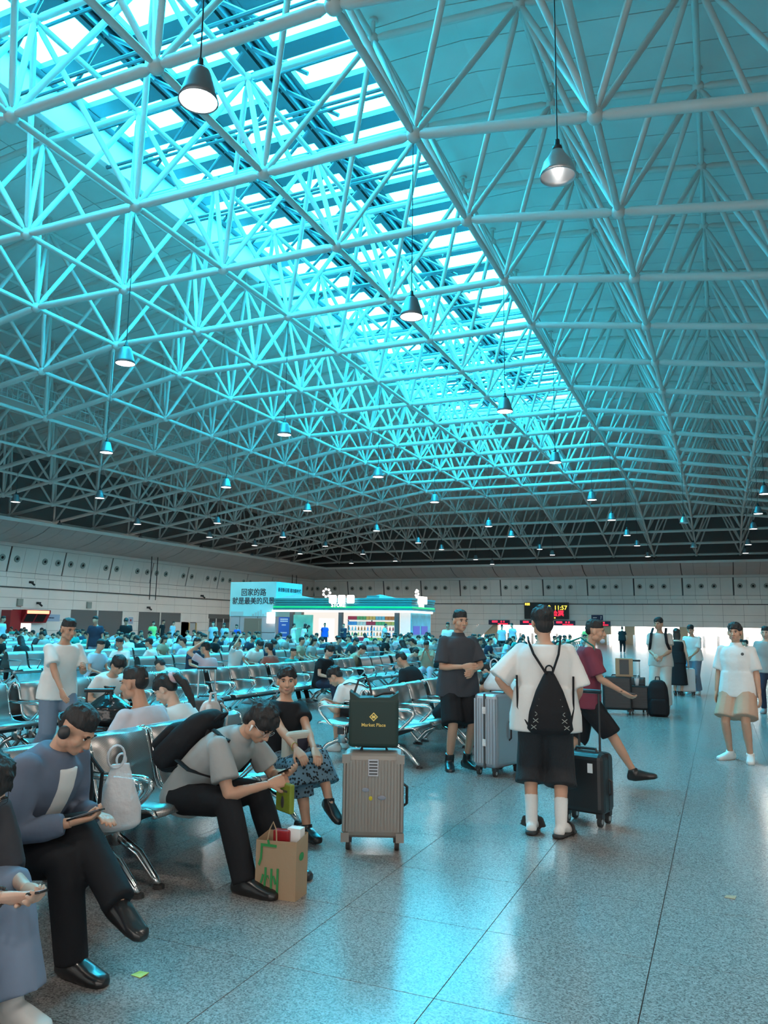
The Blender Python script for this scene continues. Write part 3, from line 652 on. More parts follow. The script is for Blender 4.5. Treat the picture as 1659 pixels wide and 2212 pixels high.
# near rows: y-centres of three-seat benches on the +x side and the -x side
near_f = {0: [2.80, 4.57, 8.76, 10.6, 12.4, 14.2], 1: [5.6, 7.4, 9.2, 11.0, 12.8, 14.6]}
near_b = {0: [1.0, 2.80, 4.57, 8.76, 10.6, 12.4, 14.2], 1: [5.6, 7.4, 9.2, 11.0, 12.8, 14.6]}
ordn = ('first', 'second', 'third', 'fourth', 'fifth', 'sixth', 'seventh', 'eighth', 'ninth', 'tenth')
for k, ys in near_f.items():
    for q, y in enumerate(ys):
        lb = 'chrome and perforated steel beam seat '+(('under the man with black headphones', 'under the man with the black backpack', 'empty, beside the standing man in black polo', 'behind the man in black polo', 'past the black polo man, fourth along', 'at the far end of the front row')[q] if k == 0 else 'in the second row facing the aisle, %s along' % ordn[q])
        bench((ROWS[k]+.1, y, 0), FX, lb)
for k, ys in near_b.items():
    for q, y in enumerate(ys): bench((ROWS[k]-.72, y, 0), BX, 'beam seat backing onto the %s row, %s along' % (ordn[k], ordn[q]))
CNT = {}
SEATS_FAR = []                                        # free seats for the crowd: (x, y, facing rz, row)
for k in range(1, 10):
    x0 = ROWS[k]; ys = [16.6+1.8*i for i in range(0, 33)] if k == 1 else [(12.0 if k > 1 else 16)+1.8*i for i in range(0, 35)]
    for y in ys:
        if 30.5 < y < 47.5 and -31.5 < x0 < -16: continue   # clear floor around tower and kiosk
        if 40 < y < 42.5: continue
        for dx, rz in ((.1, FX), (-.72, BX)):
            xx = x0+dx
            if not in_view((xx, y, .6), 10) or y > 70: continue
            vd = math.hypot(xx, y)
            if vd > 46: continue
            o = bpy.data.objects.new('beam_seat', far_me); COL.objects.link(o); o.location = (xx, y, 0); o.rotation_euler = (0, 0, rz)
            zone = 'before the shop kiosk' if y < 31 else 'towards the ticket gates'
            cq = CNT[(k, rz)] = CNT.get((k, rz), 0)+1; tag(o, 'steel seat bench, %s row %s, facing %s, %s along' % (ordn[k], zone, 'the left wall' if rz == BX else 'the open aisle', nth(cq)), 'bench', 'seats of row %d %s' % (k, zone))
            for q in (-1, 0, 1): SEATS_FAR.append((xx, y+q*SW, rz, k))

# ------------------------------------------------------------------ people: skeleton, lofted bodies and clothes merged by voxel remesh
PEND = []                                             # (final mesh, [(MB, voxel, smooth)], material)
def rmesh(name, pieces, material):
    me = bpy.data.meshes.new(name); PEND.append((me, pieces, material)); return me
def flush():
    temps = []
    for me, pieces, m in PEND:
        for b, vox, sm in pieces:
            tm = b.mesh('tmp', None, False, False); o = bpy.data.objects.new('tmp', tm); COL.objects.link(o)
            r = o.modifiers.new('r', 'REMESH'); r.mode = 'VOXEL'; r.voxel_size = vox; r.use_smooth_shade = True
            if sm: s_ = o.modifiers.new('s', 'SMOOTH'); s_.factor = .5; s_.iterations = sm
            temps.append((me, o, tm, m))
    bpy.context.view_layer.update(); dg_ = bpy.context.evaluated_depsgraph_get()
    acc = {}
    for me, o, tm, m in temps:
        ev = bpy.data.meshes.new_from_object(o.evaluated_get(dg_)); acc.setdefault(me.name, (me, m, []))[2].append(ev)
    for me, m, evs in acc.values():
        bm = bmesh.new()
        for ev in evs: bm.from_mesh(ev)
        bm.to_mesh(me); bm.free(); me.materials.append(M(m) if isinstance(m, str) else m)
        me.polygons.foreach_set('use_smooth', [True]*len(me.polygons))
        for ev in evs: bpy.data.meshes.remove(ev)
    for me, o, tm, m in temps: bpy.data.objects.remove(o); bpy.data.meshes.remove(tm)
    PEND.clear()
def ring_loft(b, rings, n=16, p=2.4):                 # rings: (centre, right, fwd, rx, ry), superellipse section
    o = len(b.v)
    for c, rv, fv, rx, ry in rings:
        for k in range(n):
            a = 2*math.pi*k/n; ca, sa = math.cos(a), math.sin(a); e = 2/p
            x = rx*math.copysign(abs(ca)**e, ca); y = ry*math.copysign(abs(sa)**e, sa); b.v.append(tuple(c+rv*x+fv*y))
    for i in range(len(rings)-1):
        for k in range(n): b.f.append((o+i*n+k, o+i*n+(k+1) % n, o+(i+1)*n+(k+1) % n, o+(i+1)*n+k))
    b.f.append(tuple(o+k for k in reversed(range(n)))); b.f.append(tuple(o+(len(rings)-1)*n+k for k in range(n)))
def ik(a, t, l1, l2, pole):
    d = t-a; D = d.length
    if D > (l1+l2)*.998: t = a+d.normalized()*(l1+l2)*.998; d = t-a; D = d.length
    u = d.normalized(); x = (l1*l1-l2*l2+D*D)/(2*D); h = math.sqrt(max(l1*l1-x*x, 0)); q = pole-u*pole.dot(u)
    q = q.normalized() if q.length > 1e-5 else Vector((0, 0, 1)); return a+u*x+q*h, t
def bent(pts, radii, sub=3):                          # densify a polyline with interpolated radii
    P_, R_ = [], []
    for i in range(len(pts)-1):
        for k in range(sub): f = k/sub; P_.append(Vector(pts[i]).lerp(Vector(pts[i+1]), f)); R_.append(radii[i]*(1-f)+radii[i+1]*f)
    P_.append(Vector(pts[-1])); R_.append(radii[-1]); return P_, R_
def hand_mb(b, wrist, d, nrm, side, curl, s):
    d = d.normalized(); nrm = (nrm-d*nrm.dot(d)).normalized(); lat = d.cross(nrm)*side      # lat points to the thumb side
    c = wrist+d*.05*s; ring_loft(b, [(wrist-d*.01*s, lat, nrm, .026*s, .020*s), (wrist+d*.03*s, lat, nrm, .036*s, .017*s), (wrist+d*.075*s, lat, nrm, .041*s, .014*s), (wrist+d*.095*s, lat, nrm, .038*s, .011*s)], 10)
    for k, (off, ln) in enumerate(((.030, .074), (.010, .082), (-.010, .077), (-.029, .062))):
        p0 = wrist+d*.088*s+lat*off*s; pts = [p0]; ang = curl*.5; q = p0
        for seg, fr in enumerate((.45, .32, .23)):
            dv = d*math.cos(ang)+nrm*math.sin(ang); q = q+dv*(ln*fr*s); pts.append(q); ang += curl*.75
        b.tube(pts, [.0092*s, .0088*s, .008*s, .0065*s], 7)
    p0 = wrist+d*.025*s+lat*.03*s; dv = (d*.75+lat*.6+nrm*.35*min(1, curl+.3)).normalized(); p1 = p0+dv*.042*s; p2 = p1+(d*.9+lat*.12+nrm*(.3+.4*curl)).normalized()*.034*s; p3 = p2+(d*.85+nrm*.5*curl-lat*.1).normalized()*.024*s
    b.tube([p0-dv*.012*s, p0, p1, p2, p3], [.013*s, .0125*s, .011*s, .010*s, .0075*s], 7)
def head_mb(b, hm, s, ears=True):
    def E(c, r, n=14, m=10):
        q = MB().ell((0,0,0), r, n, m); b.add([hm @ (Vector(v)*s+Vector(c)*s) for v in q.v], q.f)
    def Tt(pts, r): b.tube([hm @ (Vector(p)*s) for p in pts], [x*s for x in r], 8)
    E((0, -.012, .022), (.074, .094, .083)); E((0, .02, -.035), (.060, .068, .075)); E((0, .048, -.078), (.036, .036, .034)); E((0, .066, -.094), (.02, .018, .017))
    for sg in (-1, 1):
        E((sg*.038, .05, -.03), (.026, .03, .032), 10, 8); E((sg*.05, .0, -.07), (.018, .035, .03), 10, 8)
        if ears: E((sg*.077, -.008, -.018), (.011, .021, .032), 8, 8)
    E((0, .073, .016), (.046, .018, .011), 12, 8); Tt([(0, .082, .006), (0, .096, -.02), (0, .104, -.036), (0, .094, -.046)], [.008, .011, .0145, .010])
    for sg in (-1, 1): E((sg*.012, .092, -.040), (.009, .010, .008), 8, 6)
    E((0, .083, -.064), (.023, .012, .007), 10, 6); E((0, .081, -.075), (.020, .012, .008), 10, 6)
HAIRS = {
 'short': [((0, -.018, .036), (.082, .098, .080)), ((0, -.062, -.015), (.066, .046, .060)), ((0, .02, .08), (.064, .055, .032))],
 'crop':  [((0, -.014, .042), (.0765, .094, .070)), ((0, -.056, .006), (.067, .05, .060)), ((0, .018, .083), (.058, .053, .027))],
 'bowl':  [((0, -.014, .036), (.088, .104, .084)), ((0, .058, .055), (.062, .036, .03)), ((.05, .03, .035), (.035, .05, .045)), ((-.05, .03, .035), (.035, .05, .045)), ((0, -.06, -.03), (.072, .05, .065))],
 'bob':   [((0, -.018, .034), (.088, .104, .086)), ((0, -.05, -.05), (.085, .062, .08)), ((.072, -.005, -.05), (.024, .05, .07)), ((-.072, -.005, -.05), (.024, .05, .07)), ((0, .055, .06), (.06, .035, .028))],
 'long':  [((0, -.018, .034), (.086, .103, .084)), ((0, -.06, -.07), (.085, .055, .12)), ((0, -.075, -.2), (.085, .042, .13)), ((.07, -.02, -.07), (.024, .045, .1)), ((-.07, -.02, -.07), (.024, .045, .1)), ((0, .05, .062), (.055, .035, .026))],
 'tied':  [((0, -.018, .034), (.080, .098, .081)), ((0, -.06, -.01), (.066, .046, .06)), ((0, .022, .077), (.055, .048, .026))],
}
mat('skin_a', (.54, .30, .20), .5, var=.06, vscale=9, bump=.03, scale=120); mat('skin_b', (.46, .25, .165), .5, var=.06, vscale=9); mat('skin_pale', (.62, .39, .29), .5, var=.05, vscale=9)
mat('hair_black', (.012, .011, .012), .6, bump=.6, scale=60, stretch=(1, 1, .25)); mat('hair_brown', (.03, .02, .016), .42, bump=.6, scale=60, stretch=(1, 1, .25))
mat('eye_dark', (.01, .008, .008), .2); mat('lip', (.36, .13, .11), .5); mat('eye_white', (.7, .68, .66), .3)
CL = {}
def cloth(name, col, bump=.35, scale=9, rough=.85, var=.06): CL[name] = mat('cloth_'+name, col, rough, bump=bump, scale=scale, var=var, vscale=5, spec=.2); return name
for nm, c in (('white', (.72, .71, .69)), ('black', (.016, .017, .02)), ('navy', (.03, .04, .07)), ('charcoal', (.055, .057, .066)), ('grey', (.34, .34, .33)), ('lavender', (.52, .50, .54)), ('maroon', (.20, .045, .07)), ('teal', (.02, .30, .27)), ('khaki', (.50, .32, .23)), ('beige', (.50, .46, .42)), ('jeans', (.16, .21, .28)), ('slate', (.13, .16, .22)), ('rust', (.30, .10, .08)), ('blue', (.03, .12, .6)), ('olive', (.32, .31, .22)), ('skyblue', (.42, .58, .7)), ('pink', (.55, .42, .45)), ('lime', (.35, .6, .2)), ('denimskirt', (.20, .26, .36))): cloth(nm, c)
def seg_frame(t, r):
    f = t.cross(r)*-1 if False else r.cross(t)*-1
    return f
LOD = {'near': (.013, .0058, .0042, .012, .0075), 'mid': (.016, .011, .009, .018, .012), 'far': (.026, .019, .018, .028, .022)}
class Fig: pass
def figure(H=1.68, seat=None, lean=(5, 8), side=0, twist=0, head=(0, 0, 0), hands=None, feet=None, knees=None, elbows=None, curl=(.5, .5), palm=(None, None), girl=False, hipx=0.0):
    """joint positions in the person's own space: x right, y forward, z up, origin on the floor below the pelvis"""
    g = Fig(); s = H/1.7; g.s = s; g.curl = curl; g.girl = girl
    hz = (.51*H) if seat is None else seat+.05
    g.upright = seat is None; g.pel = Vector((hipx, 0, hz)); a0, a1 = R(lean[0]), R(lean[1]); sd = R(side)
    t0 = Vector((math.sin(sd)*.6, math.sin(a0), math.cos(a0))).normalized(); t1 = Vector((math.sin(sd), math.sin(a1), math.cos(a1)*math.cos(sd))).normalized()
    g.t0, g.t1 = t0, t1; g.r0 = Vector((1, 0, 0)); tw = R(twist); g.r1 = Vector((math.cos(tw), math.sin(tw), 0)); g.r1 = (g.r1-t1*g.r1.dot(t1)).normalized(); g.r0 = (g.r0-t0*g.r0.dot(t0)).normalized()
    g.f0 = t0.cross(g.r0); g.f1 = t1.cross(g.r1)
    if g.f0.y < 0: g.f0 = -g.f0
    if (g.f1.dot(Vector((-math.sin(tw), math.cos(tw), .0)))) < 0: g.f1 = -g.f1
    g.waist = g.pel+t0*.15*s; g.chest = g.waist+t1*.17*s; g.neck = g.chest+t1*.205*s
    sw = (.155 if girl else .172)*s; g.sh = {k: g.neck-t1*.055*s+g.r1*(sg*sw) for k, sg in (('R', 1), ('L', -1))}
    g.hip = {k: g.pel+g.r0*(sg*.088*s)-t0*.01*s for k, sg in (('R', 1), ('L', -1))}
    hy, hp, hr = [R(v) for v in head]                 # yaw (left +), pitch (down +), roll ; in the person's frame
    HM = Matrix.Rotation(hy, 4, 'Z') @ Matrix.Rotation(-hp, 4, 'X') @ Matrix.Rotation(hr, 4, 'Y')
    nd = (t1*.75+Vector((0, 0, .35))+(HM.to_3x3() @ Vector((0, .12, 0)))).normalized(); g.skull = g.neck+nd*.122*s+(HM.to_3x3() @ Vector((0, .028*s, .048*s)))
    g.hm = Matrix.Translation(g.skull) @ HM; g.nd = nd
    g.arm, g.leg, g.toe, g.hd, g.palm = {}, {}, {}, {}, {}
    hands = hands or {}; feet = feet or {}; knees = knees or {}; elbows = elbows or {}
    for i, (k, sg) in enumerate((('R', 1), ('L', -1))):
        tgt = Vector(hands.get(k, (sg*.24, .06, hz-.09) if seat is None else (sg*.13, .34, hz+.12)))
        pole = Vector(elbows.get(k, (sg*.5, -.8, -.4))); e, w = ik(g.sh[k], tgt, .285*s, .25*s, pole); g.arm[k] = (g.sh[k], e, w); g.hd[k] = (w-e).normalized()
        if palm[i]: g.palm[k] = Vector(palm[i])
        else: g.palm[k] = Vector((-sg, 0, -.2)) if seat is None else Vector((-sg*.3, 0, -1))
        ft = feet.get(k, ((sg*.10, .02, .075), (sg*.12, 1, 0)) if seat is None else ((sg*.11, .42, .075), (sg*.15, 1, 0)))
        pole = Vector(knees.get(k, (sg*.1, 1, .15) if seat is None else (sg*.12, .7, 1))); kn, an = ik(g.hip[k], Vector(ft[0]), .425*s, .415*s, pole); g.leg[k] = (g.hip[k], kn, an); g.toe[k] = Vector(ft[1]).normalized()
    return g
def torso_rings(g, o=0.0, lo=-.07, hi=.57, slim=1.0, hem=0.0):
    s = g.s; w = .94 if g.girl else 1.0
    sec = [(-.09, .150, .105), (-.02, .168*w, .118), (.06, .158*w, .112), (.14, .146*w, .104), (.24, .158*w, .112), (.34, .172*w, .116), (.42, .172*w, .108), (.475, .150*w, .09), (.515, .095, .072), (.545, .058, .056), (.60, .054, .055)]
    out = []
    for z, rx, ry in sec:
        if z < lo-.001 or z > hi: continue
        if z <= .15: c = g.pel+g.t0*z*s; r, f = g.r0, g.f0
        else: c = g.waist+g.t1*(z-.15)*s; r, f = g.r1, g.f1
        k = hem*max(0, (.2-z)/.3)
        out.append((c, r, f, (rx*slim+o+k)*s, (ry*slim+o+k)*s))
    return out
def body_pieces(g, lod):
    v = LOD[lod]; s = g.s; b = MB()
    ring_loft(b, torso_rings(g, -.012), 14)
    for k in 'RL':
        sh, e, w = g.arm[k]; P_, R_ = bent([sh, e, w], [.046*s, .038*s, .026*s], 4); R_[1] = .047*s; R_[5] = .040*s; b.tube(P_, R_, 9)
        b.ell(tuple(sh), (.05*s,)*3, 10, 8)
        h, kn, an = g.leg[k]; P_, R_ = bent([h, kn, an], [.082*s, .054*s, .035*s], 4); R_[1] = .078*s; R_[5] = .055*s; R_[6] = .05*s; b.tube(P_, R_, 10)
        b.tube([an+Vector((0, 0, .01)), an+g.toe[k]*.07*s-Vector((0, 0, .03*s)), an+g.toe[k]*.15*s-Vector((0, 0, .045*s))], [.030*s, .022*s, .016*s], 8)
    b.tube([g.neck-g.t1*.05*s, g.neck+g.nd*.04*s, g.skull-g.hm.to_3x3() @ Vector((0, .02*s, .07*s))], [.058*s, .052*s, .05*s], 10)
    hb = MB(); head_mb(hb, g.hm, s*1.0); hb.tube([g.neck+g.nd*.02*s, g.skull-g.hm.to_3x3() @ Vector((0, .02*s, .05*s))], [.051*s, .05*s], 10)
    out = [(b, v[0], 3), (hb, v[1], 2)]
    if lod == 'far':
        b.v, b.f = b.v, b.f; b.add(hb.v, hb.f)
        for i, k in enumerate('RL'): w = g.arm[k][2]; b.ell(tuple(w+g.hd[k]*.06*s), (.038*s, .038*s, .038*s), 8, 6)
        return [(b, v[0], 3)]
    for i, (k, sg) in enumerate((('R', 1), ('L', -1))):
        q = MB(); hand_mb(q, g.arm[k][2], g.hd[k], g.palm[k], -sg, g.curl[i], s); out.append((q, v[2], 1))
    return out
def shirt_pieces(g, lod, sleeve=.62, loose=.026, hem=-.09, flare=.0, sl=.022, collar=False, tank=False):
    v = LOD[lod]; s = g.s; b = MB()
    ring_loft(b, torso_rings(g, loose, lo=hem, hi=.53 if not tank else .48, hem=flare), 18)
    if hem < -.03 and g.upright:
        rr = torso_rings(g, 0, lo=-.02, hi=.0)[0]; w_ = (.202+loose*1.15+flare)*s; d_ = (.138+loose+flare)*s; c0 = g.pel
        ring_loft(b, [(c0+g.t0*hem*s, g.r0, g.f0, w_, d_), (c0, g.r0, g.f0, w_*.99, d_*.98), (c0+g.t0*.08*s, g.r0, g.f0, w_*.93, d_*.92), (c0+g.t0*.2*s, g.r0, g.f0, w_*.86, d_*.86)], 20)
    if not tank:
        for k in 'RL':
            sh, e, w = g.arm[k]; a = sh-(e-sh)*.02
            if sleeve <= 1: P_ = [sh.lerp(e, t) for t in (0, sleeve*.5, sleeve)]; R_ = [(.050+sl*.3)*s, (.050+sl*.9)*s, (.050+sl*1.25)*s]
            else:
                t = sleeve-1; P_ = [sh, sh.lerp(e, .5), e, e.lerp(w, t*.5), e.lerp(w, t)]; R_ = [(.058+sl*.4)*s, (.052+sl)*s, (.048+sl)*s, (.044+sl)*s, (.036+sl*.7)*s]
            b.tube(P_, R_, 10)
            b.ell(tuple(sh-g.t1*.008*s), ((.056+sl*.35)*s,)*3, 10, 8)
    if collar: b.tube([g.neck-g.t1*.03*s, g.neck+g.t1*.03*s+g.nd*.01*s], [.082*s, .066*s], 14)
    return [(b, v[3], 4)]
def legs_pieces(g, lod, length=2.0, loose=.018, flare=.0):   # length 0-1 thigh, 1-2 shin
    v = LOD[lod]; s = g.s; b = MB(); ring_loft(b, torso_rings(g, loose*.8, lo=-.09, hi=.15), 16)
    for k in 'RL':
        h, kn, an = g.leg[k]
        if length <= 1: P_ = [h, h.lerp(kn, length*.5), h.lerp(kn, length)]; R_ = [(.088+loose)*s, (.082+loose+flare*.4)*s, (.074+loose+flare)*s]
        else:
            t = length-1; P_ = [h, h.lerp(kn, .5), kn, kn.lerp(an, t*.5), kn.lerp(an, t)]; R_ = [(.088+loose)*s, (.074+loose)*s, (.058+loose+flare*.3)*s, (.052+loose*.8+flare*.6)*s, (.040+loose*.9+flare)*s]
        P2, R2 = bent(P_, R_, 2); b.tube(P2, R2, 12)
    return [(b, v[3], 4)]
def skirt_pieces(g, lod, drop=.6):
    v = LOD[lod]; s = g.s; b = MB(); ring_loft(b, torso_rings(g, .012, lo=-.09, hi=.15), 16)
    kr, kl = g.leg['R'][1], g.leg['L'][1]; ar, al = g.leg['R'][2], g.leg['L'][2]; m0 = (g.hip['R']+g.hip['L'])/2; m1 = (kr+kl)/2; m2 = m1.lerp((ar+al)/2, drop)
    wd = abs((kr-kl).dot(g.r0))/2; d1 = (m1-m0).normalized(); fz = g.r0.cross(d1)
    ring_loft(b, [(m0, g.r0, fz, .18*s, .12*s), (m0.lerp(m1, .5), g.r0, fz, (.16+wd*.4)*s, .11*s), (m1, g.r0, (fz+g.r0.cross((m2-m1).normalized())).normalized(), (.13+wd)*s, .10*s), (m2, g.r0, g.r0.cross((m2-m1).normalized()), (.17+wd)*s, .13*s)], 16)
    for k in 'RL': h, kn, an = g.leg[k]; b.tube([h, kn], [.10*s, .085*s], 10); b.tube([kn, kn.lerp(an, drop)], [.085*s, .095*s], 10)
    return [(b, v[3], 5)]
def shoe_pieces(g, k, lod, high=0.0, big=1.0):
    s = g.s*big; an = g.leg[k][2]; d = g.toe[k]; upv = Vector((0, 0, 1)) if abs(d.z) < .8 else Vector((0, -1, 0)); r = d.cross(upv).normalized(); u = r.cross(d); b = MB()
    base = an-u*.045*s
    ring_loft(b, [(base-d*.068*s, r, u, .022*s, .018*s), (base-d*.055*s+u*.008*s, r, u, .034*s, .036*s), (base+d*.0*s+u*.014*s, r, u, .040*s, .056*s), (base+d*.07*s+u*.006*s, r, u, .044*s, .045*s), (base+d*.13*s-u*.004*s, r, u, .047*s, .033*s), (base+d*.178*s-u*.008*s, r, u, .040*s, .026*s), (base+d*.20*s-u*.010*s, r, u, .022*s, .016*s)], 12, 2.8)
    b.tube([an-u*.02*s, an+(g.leg[k][1]-an).normalized()*(.03+high)*s], [.046*s, .046*s], 10)
    sole = MB(); ring_loft(sole, [(base-d*.07*s-u*.022*s, r, d, .034*s, .006*s)], 4) if False else None
    return [(b, LOD[lod][4], 2)]
def hair_pieces(g, lod, style, grow=0.0):
    b = MB(); s = g.s
    for c, r in HAIRS[style]:
        q = MB().ell((0,0,0), tuple(x+grow for x in r), 14, 10); b.add([g.hm @ ((Vector(v)+Vector(c))*s) for v in q.v], q.f)
    if lod != 'far':                 # loose locks break up the outline
        rr = random.Random(int(g.skull.z*9e4)); c, r = HAIRS[style][0]
        for i in range(80):
            a = rr.uniform(0, 2*math.pi); e = rr.uniform(.55 if style == 'crop' else .1, 1.4); d = Vector((math.cos(a)*math.cos(e), math.sin(a)*math.cos(e), math.sin(e)))
            p = Vector(c)+Vector((d.x*r[0], d.y*r[1], d.z*r[2])); tg = Vector((rr.uniform(-.4, .4), d.y*.6+.3, -.7 if e < .8 else .1)).normalized()
            if p.y > .07 and p.z < .045: continue
            b.tube([g.hm @ (q*s) for q in (p-tg*.022-d*.004, p+d*.003, p+tg*.026+d*.001)], [.003*s, .0075*s, .003*s], 6)
    return [(b, LOD[lod][4], 1)]
def tuft(g, pts, radii): b = MB(); b.tube([g.hm @ (Vector(p)*g.s) for p in pts], [r*g.s for r in radii], 10); return b
def face_bits(root, g, brow=True):
    s = g.s
    def T3(nm, mt, *els):
        b = MB()
        for c, r in els:
            q = MB().ell((0,0,0), r, 8, 6); b.add([g.hm @ ((Vector(v)+Vector(c))*s) for v in q.v], q.f)
        return b.build(nm, mt, root, True)
    for sg in (-1, 1):
        T3('eye_white', 'eye_white', ((sg*.031, .0755, -.002), (.0135, .006, .0055))); T3('eye', 'eye_dark', ((sg*.031, .0795, -.0015), (.0064, .004, .0064)))
        T3('eyelash', 'eye_dark', ((sg*.031, .078, .0035), (.0155, .006, .0022))); T3('eyebrow', 'hair_black', ((sg*.032, .0845, .019), (.019, .007, .0042)))
    T3('lips', 'lip', ((0, .0925, -.0685), (.0215, .0055, .0062)))
def glasses(root, g, dark='dark_steel'):
    b = MB(); s = g.s
    for sg in (-1, 1):
        b.tube([g.hm @ (Vector((sg*.033+.023*math.cos(a), .094, -.004+.018*math.sin(a)))*s) for a in [2*math.pi*i/12 for i in range(12)]], .0014*s, 5, True)
        b.tube([g.hm @ (Vector(p)*s) for p in ((sg*.056, .092, .0), (sg*.077, .05, .0), (sg*.08, -.01, -.002))], .0015*s, 5)
    b.tube([g.hm @ (Vector(p)*s) for p in ((-.011, .096, 0), (.011, .096, 0))], .0015*s, 5); b.build('glasses', dark, root, True)
def person(g, label, loc, rz, skin='skin_a', hair='short', hairmat='hair_black', top=None, topk=None, low=None, lowk=None, lowtype='legs', shoes='shoe_black', lod='near', bare=False, group=None, face=True, shoek=None):
    t = thing('person', label, 'person', loc, rz, group)
    inst('body', rmesh('body', body_pieces(g, lod), skin), t)
    if hair: inst('hair', rmesh('hair', hair_pieces(g, lod, hair), hairmat), t)
    if top: inst('top', rmesh('top', shirt_pieces(g, lod, **(topk or {})), CL.get(top, top)), t)
    if low:
        pc = legs_pieces(g, lod, **(lowk or {})) if lowtype == 'legs' else skirt_pieces(g, lod, **(lowk or {}))
        inst('trousers' if lowtype == 'legs' else 'skirt', rmesh('lower_garment', pc, CL.get(low, low)), t)
    if shoes and not bare:
        for k in 'RL': inst('shoe', rmesh('shoe', shoe_pieces(g, k, lod, **(shoek or {})), shoes), t)
    if face and lod != 'far': face_bits(t, g)
    return t
mat('shoe_black', (.012, .012, .013), .3, coat=.3); mat('shoe_white', (.7, .7, .68), .5); mat('shoe_grey', (.25, .25, .26), .6); mat('sock_white', (.75, .74, .72), .9, bump=.3, scale=150)
def face_dir(x, y): return math.atan2(-x, y)          # rz that turns local +y towards (x, y)
# ------------------------------------------------------------------ luggage
mat('case_taupe', (.30, .275, .25), .45, .2); mat('case_silver', (.40, .42, .46), .35, .6); mat('case_black', (.018, .019, .021), .35); mat('case_teal', (.05, .40, .45), .4); mat('case_dark', (.06, .055, .055), .45); mat('case_white', (.62, .66, .68), .4)
mat('hub_silver', (.6, .6, .6), .3, .8); mat('bag_green', (.012, .035, .03), .6, bump=.15, scale=6); mat('gold_print', (.65, .5, .15), .4, .6)
def rbox(name, w, d, h, z0, material, parent, bev=.04, seg=3):
    me = MB().box(-w/2, w/2, -d/2, d/2, z0, z0+h).mesh(name, material); bm = bmesh.new(); bm.from_mesh(me)
    bmesh.ops.bevel(bm, geom=bm.edges[:]+bm.verts[:], offset=bev, segments=seg, profile=.5, affect='EDGES'); bm.to_mesh(me); bm.free()
    return link(name, me, parent)
def suitcase(label, loc, rz, w, d, h, m, ribs='v', nr=14, handle=0.0, wheel=.035, group=None, split=True):
    t = thing('suitcase', label, 'suitcase', loc, rz, group); z0 = wheel*2+.01; hh = h-z0
    rbox('shell', w, d, hh, z0, m, t, min(.045, d*.2))
    if ribs == 'v':
        for k in range(nr):
            x = -w/2+w*(k+.7)/(nr+.4); MB().box(x-w/nr*.27, x+w/nr*.27, -d/2-.006, -d/2+.01, z0+.05, h-.05).build('rib', m, t)
            if k % 2 == 0: MB().box(x-w/nr*.27, x+w/nr*.27, d/2-.01, d/2+.006, z0+.05, h-.05).build('rib', m, t)
    elif ribs == 'h':
        for k in range(nr): z = z0+.06+(hh-.12)*k/nr; MB().box(-w/2+.04, w/2-.04, -d/2-.007, -d/2+.01, z, z+(hh-.12)/nr*.55).build('rib', m, t)
    if split: MB().box(-w/2-.003, w/2+.003, -.008, .008, z0+.03, h+.002).build('zip_seam', 'black_plastic', t)
    wm = MB(); wm.tube([(-.014, 0, 0), (.014, 0, 0)], wheel, 14); hm_ = MB().tube([(-.017, 0, 0), (.017, 0, 0)], wheel*.5, 8)
    for sx_ in (-1, 1):
        for sy_ in (-1, 1):
            o = wm.build('wheel', 'rubber', t); o.location = (sx_*(w/2-.045), sy_*(d/2-.045), wheel+.002); hm_.build('hub', 'hub_silver', o)
            MB().cbox((sx_*(w/2-.045), sy_*(d/2-.045), z0-.005), (.05, .05, .04)).build('wheel_fork', 'black_plastic', t)
    MB().tube([(-.09, 0, h-.005), (-.08, 0, h+.025), (.08, 0, h+.025), (.09, 0, h-.005)], .011, 8).build('top_handle', 'black_plastic', t)
    MB().tube([(w/2-.005, 0, h*.42), (w/2+.022, 0, h*.45), (w/2+.022, 0, h*.62), (w/2-.005, 0, h*.65)], .010, 8).build('side_handle', 'black_plastic', t)
    if handle:
        for sx_ in (-1, 1): MB().tube([(sx_*w*.24, d/2-.05, h-.02), (sx_*w*.24, d/2-.05, h+handle)], .010, 8).build('trolley_tube', 'chrome' if handle > .2 and m != 'case_black' else 'black_plastic', t)
        MB().tube([(-w*.24-.02, d/2-.05, h+handle), (w*.24+.02, d/2-.05, h+handle)], .017, 8).build('trolley_grip', 'black_plastic', t)
    return t
s1 = suitcase('taupe ribbed hard suitcase carrying a dark green shopping bag', (-2.26, 5.08, 0), R(22.6), .42, .26, .64, 'case_taupe', 'v', 19, split=False)
MB().box(-.035, .035, -.142, -.13, .49, .60).build('name_plate', 'case_silver', s1)
for k in range(5): MB().box(-.028, .028, -.147, -.141, .50+.02*k, .508+.02*k).build('plate_bar', 'black_plastic', s1)
mat('sticker_grey', (.25, .27, .33), .5); mat('sticker_yellow', (.6, .5, .03), .5)
for x, z, m_, w_ in ((-.05, .40, 'sticker_grey', .05), (-.015, .345, 'sticker_yellow', .026), (.06, .35, 'sticker_grey', .06)): MB().ell((x, -.141, z), (w_/2, .004, .015), 10, 6).build('sticker', m_, s1)
for sx_ in (-1, 1):
    for z in (.09, .60): MB().cbox((sx_*.185, -.128, z), (.055, .02, .06)).build('corner_guard', 'case_taupe', s1)
bag = thing('shopping_bag', 'dark green cool bag with gold emblem and script standing on taupe suitcase', 'bag', (-2.26, 5.07, .672), R(22.6))
rbox('bag_body', .345, .20, .33, 0, 'bag_green', bag, .025)
MB().poly_prism([(-.165, .30), (.165, .30), (.17, .37), (.11, .335), (-.1, .33), (-.17, .375)], 'y', -.095, .09).build('folded_top', 'bag_green', bag)
MB().tube([(-.14, -.02, .36), (-.11, -.02, .45), (-.06, -.02, .47), (-.03, -.02, .40), (-.02, -.02, .34)], .008, 6).build('carry_strap', 'black_plastic', bag)
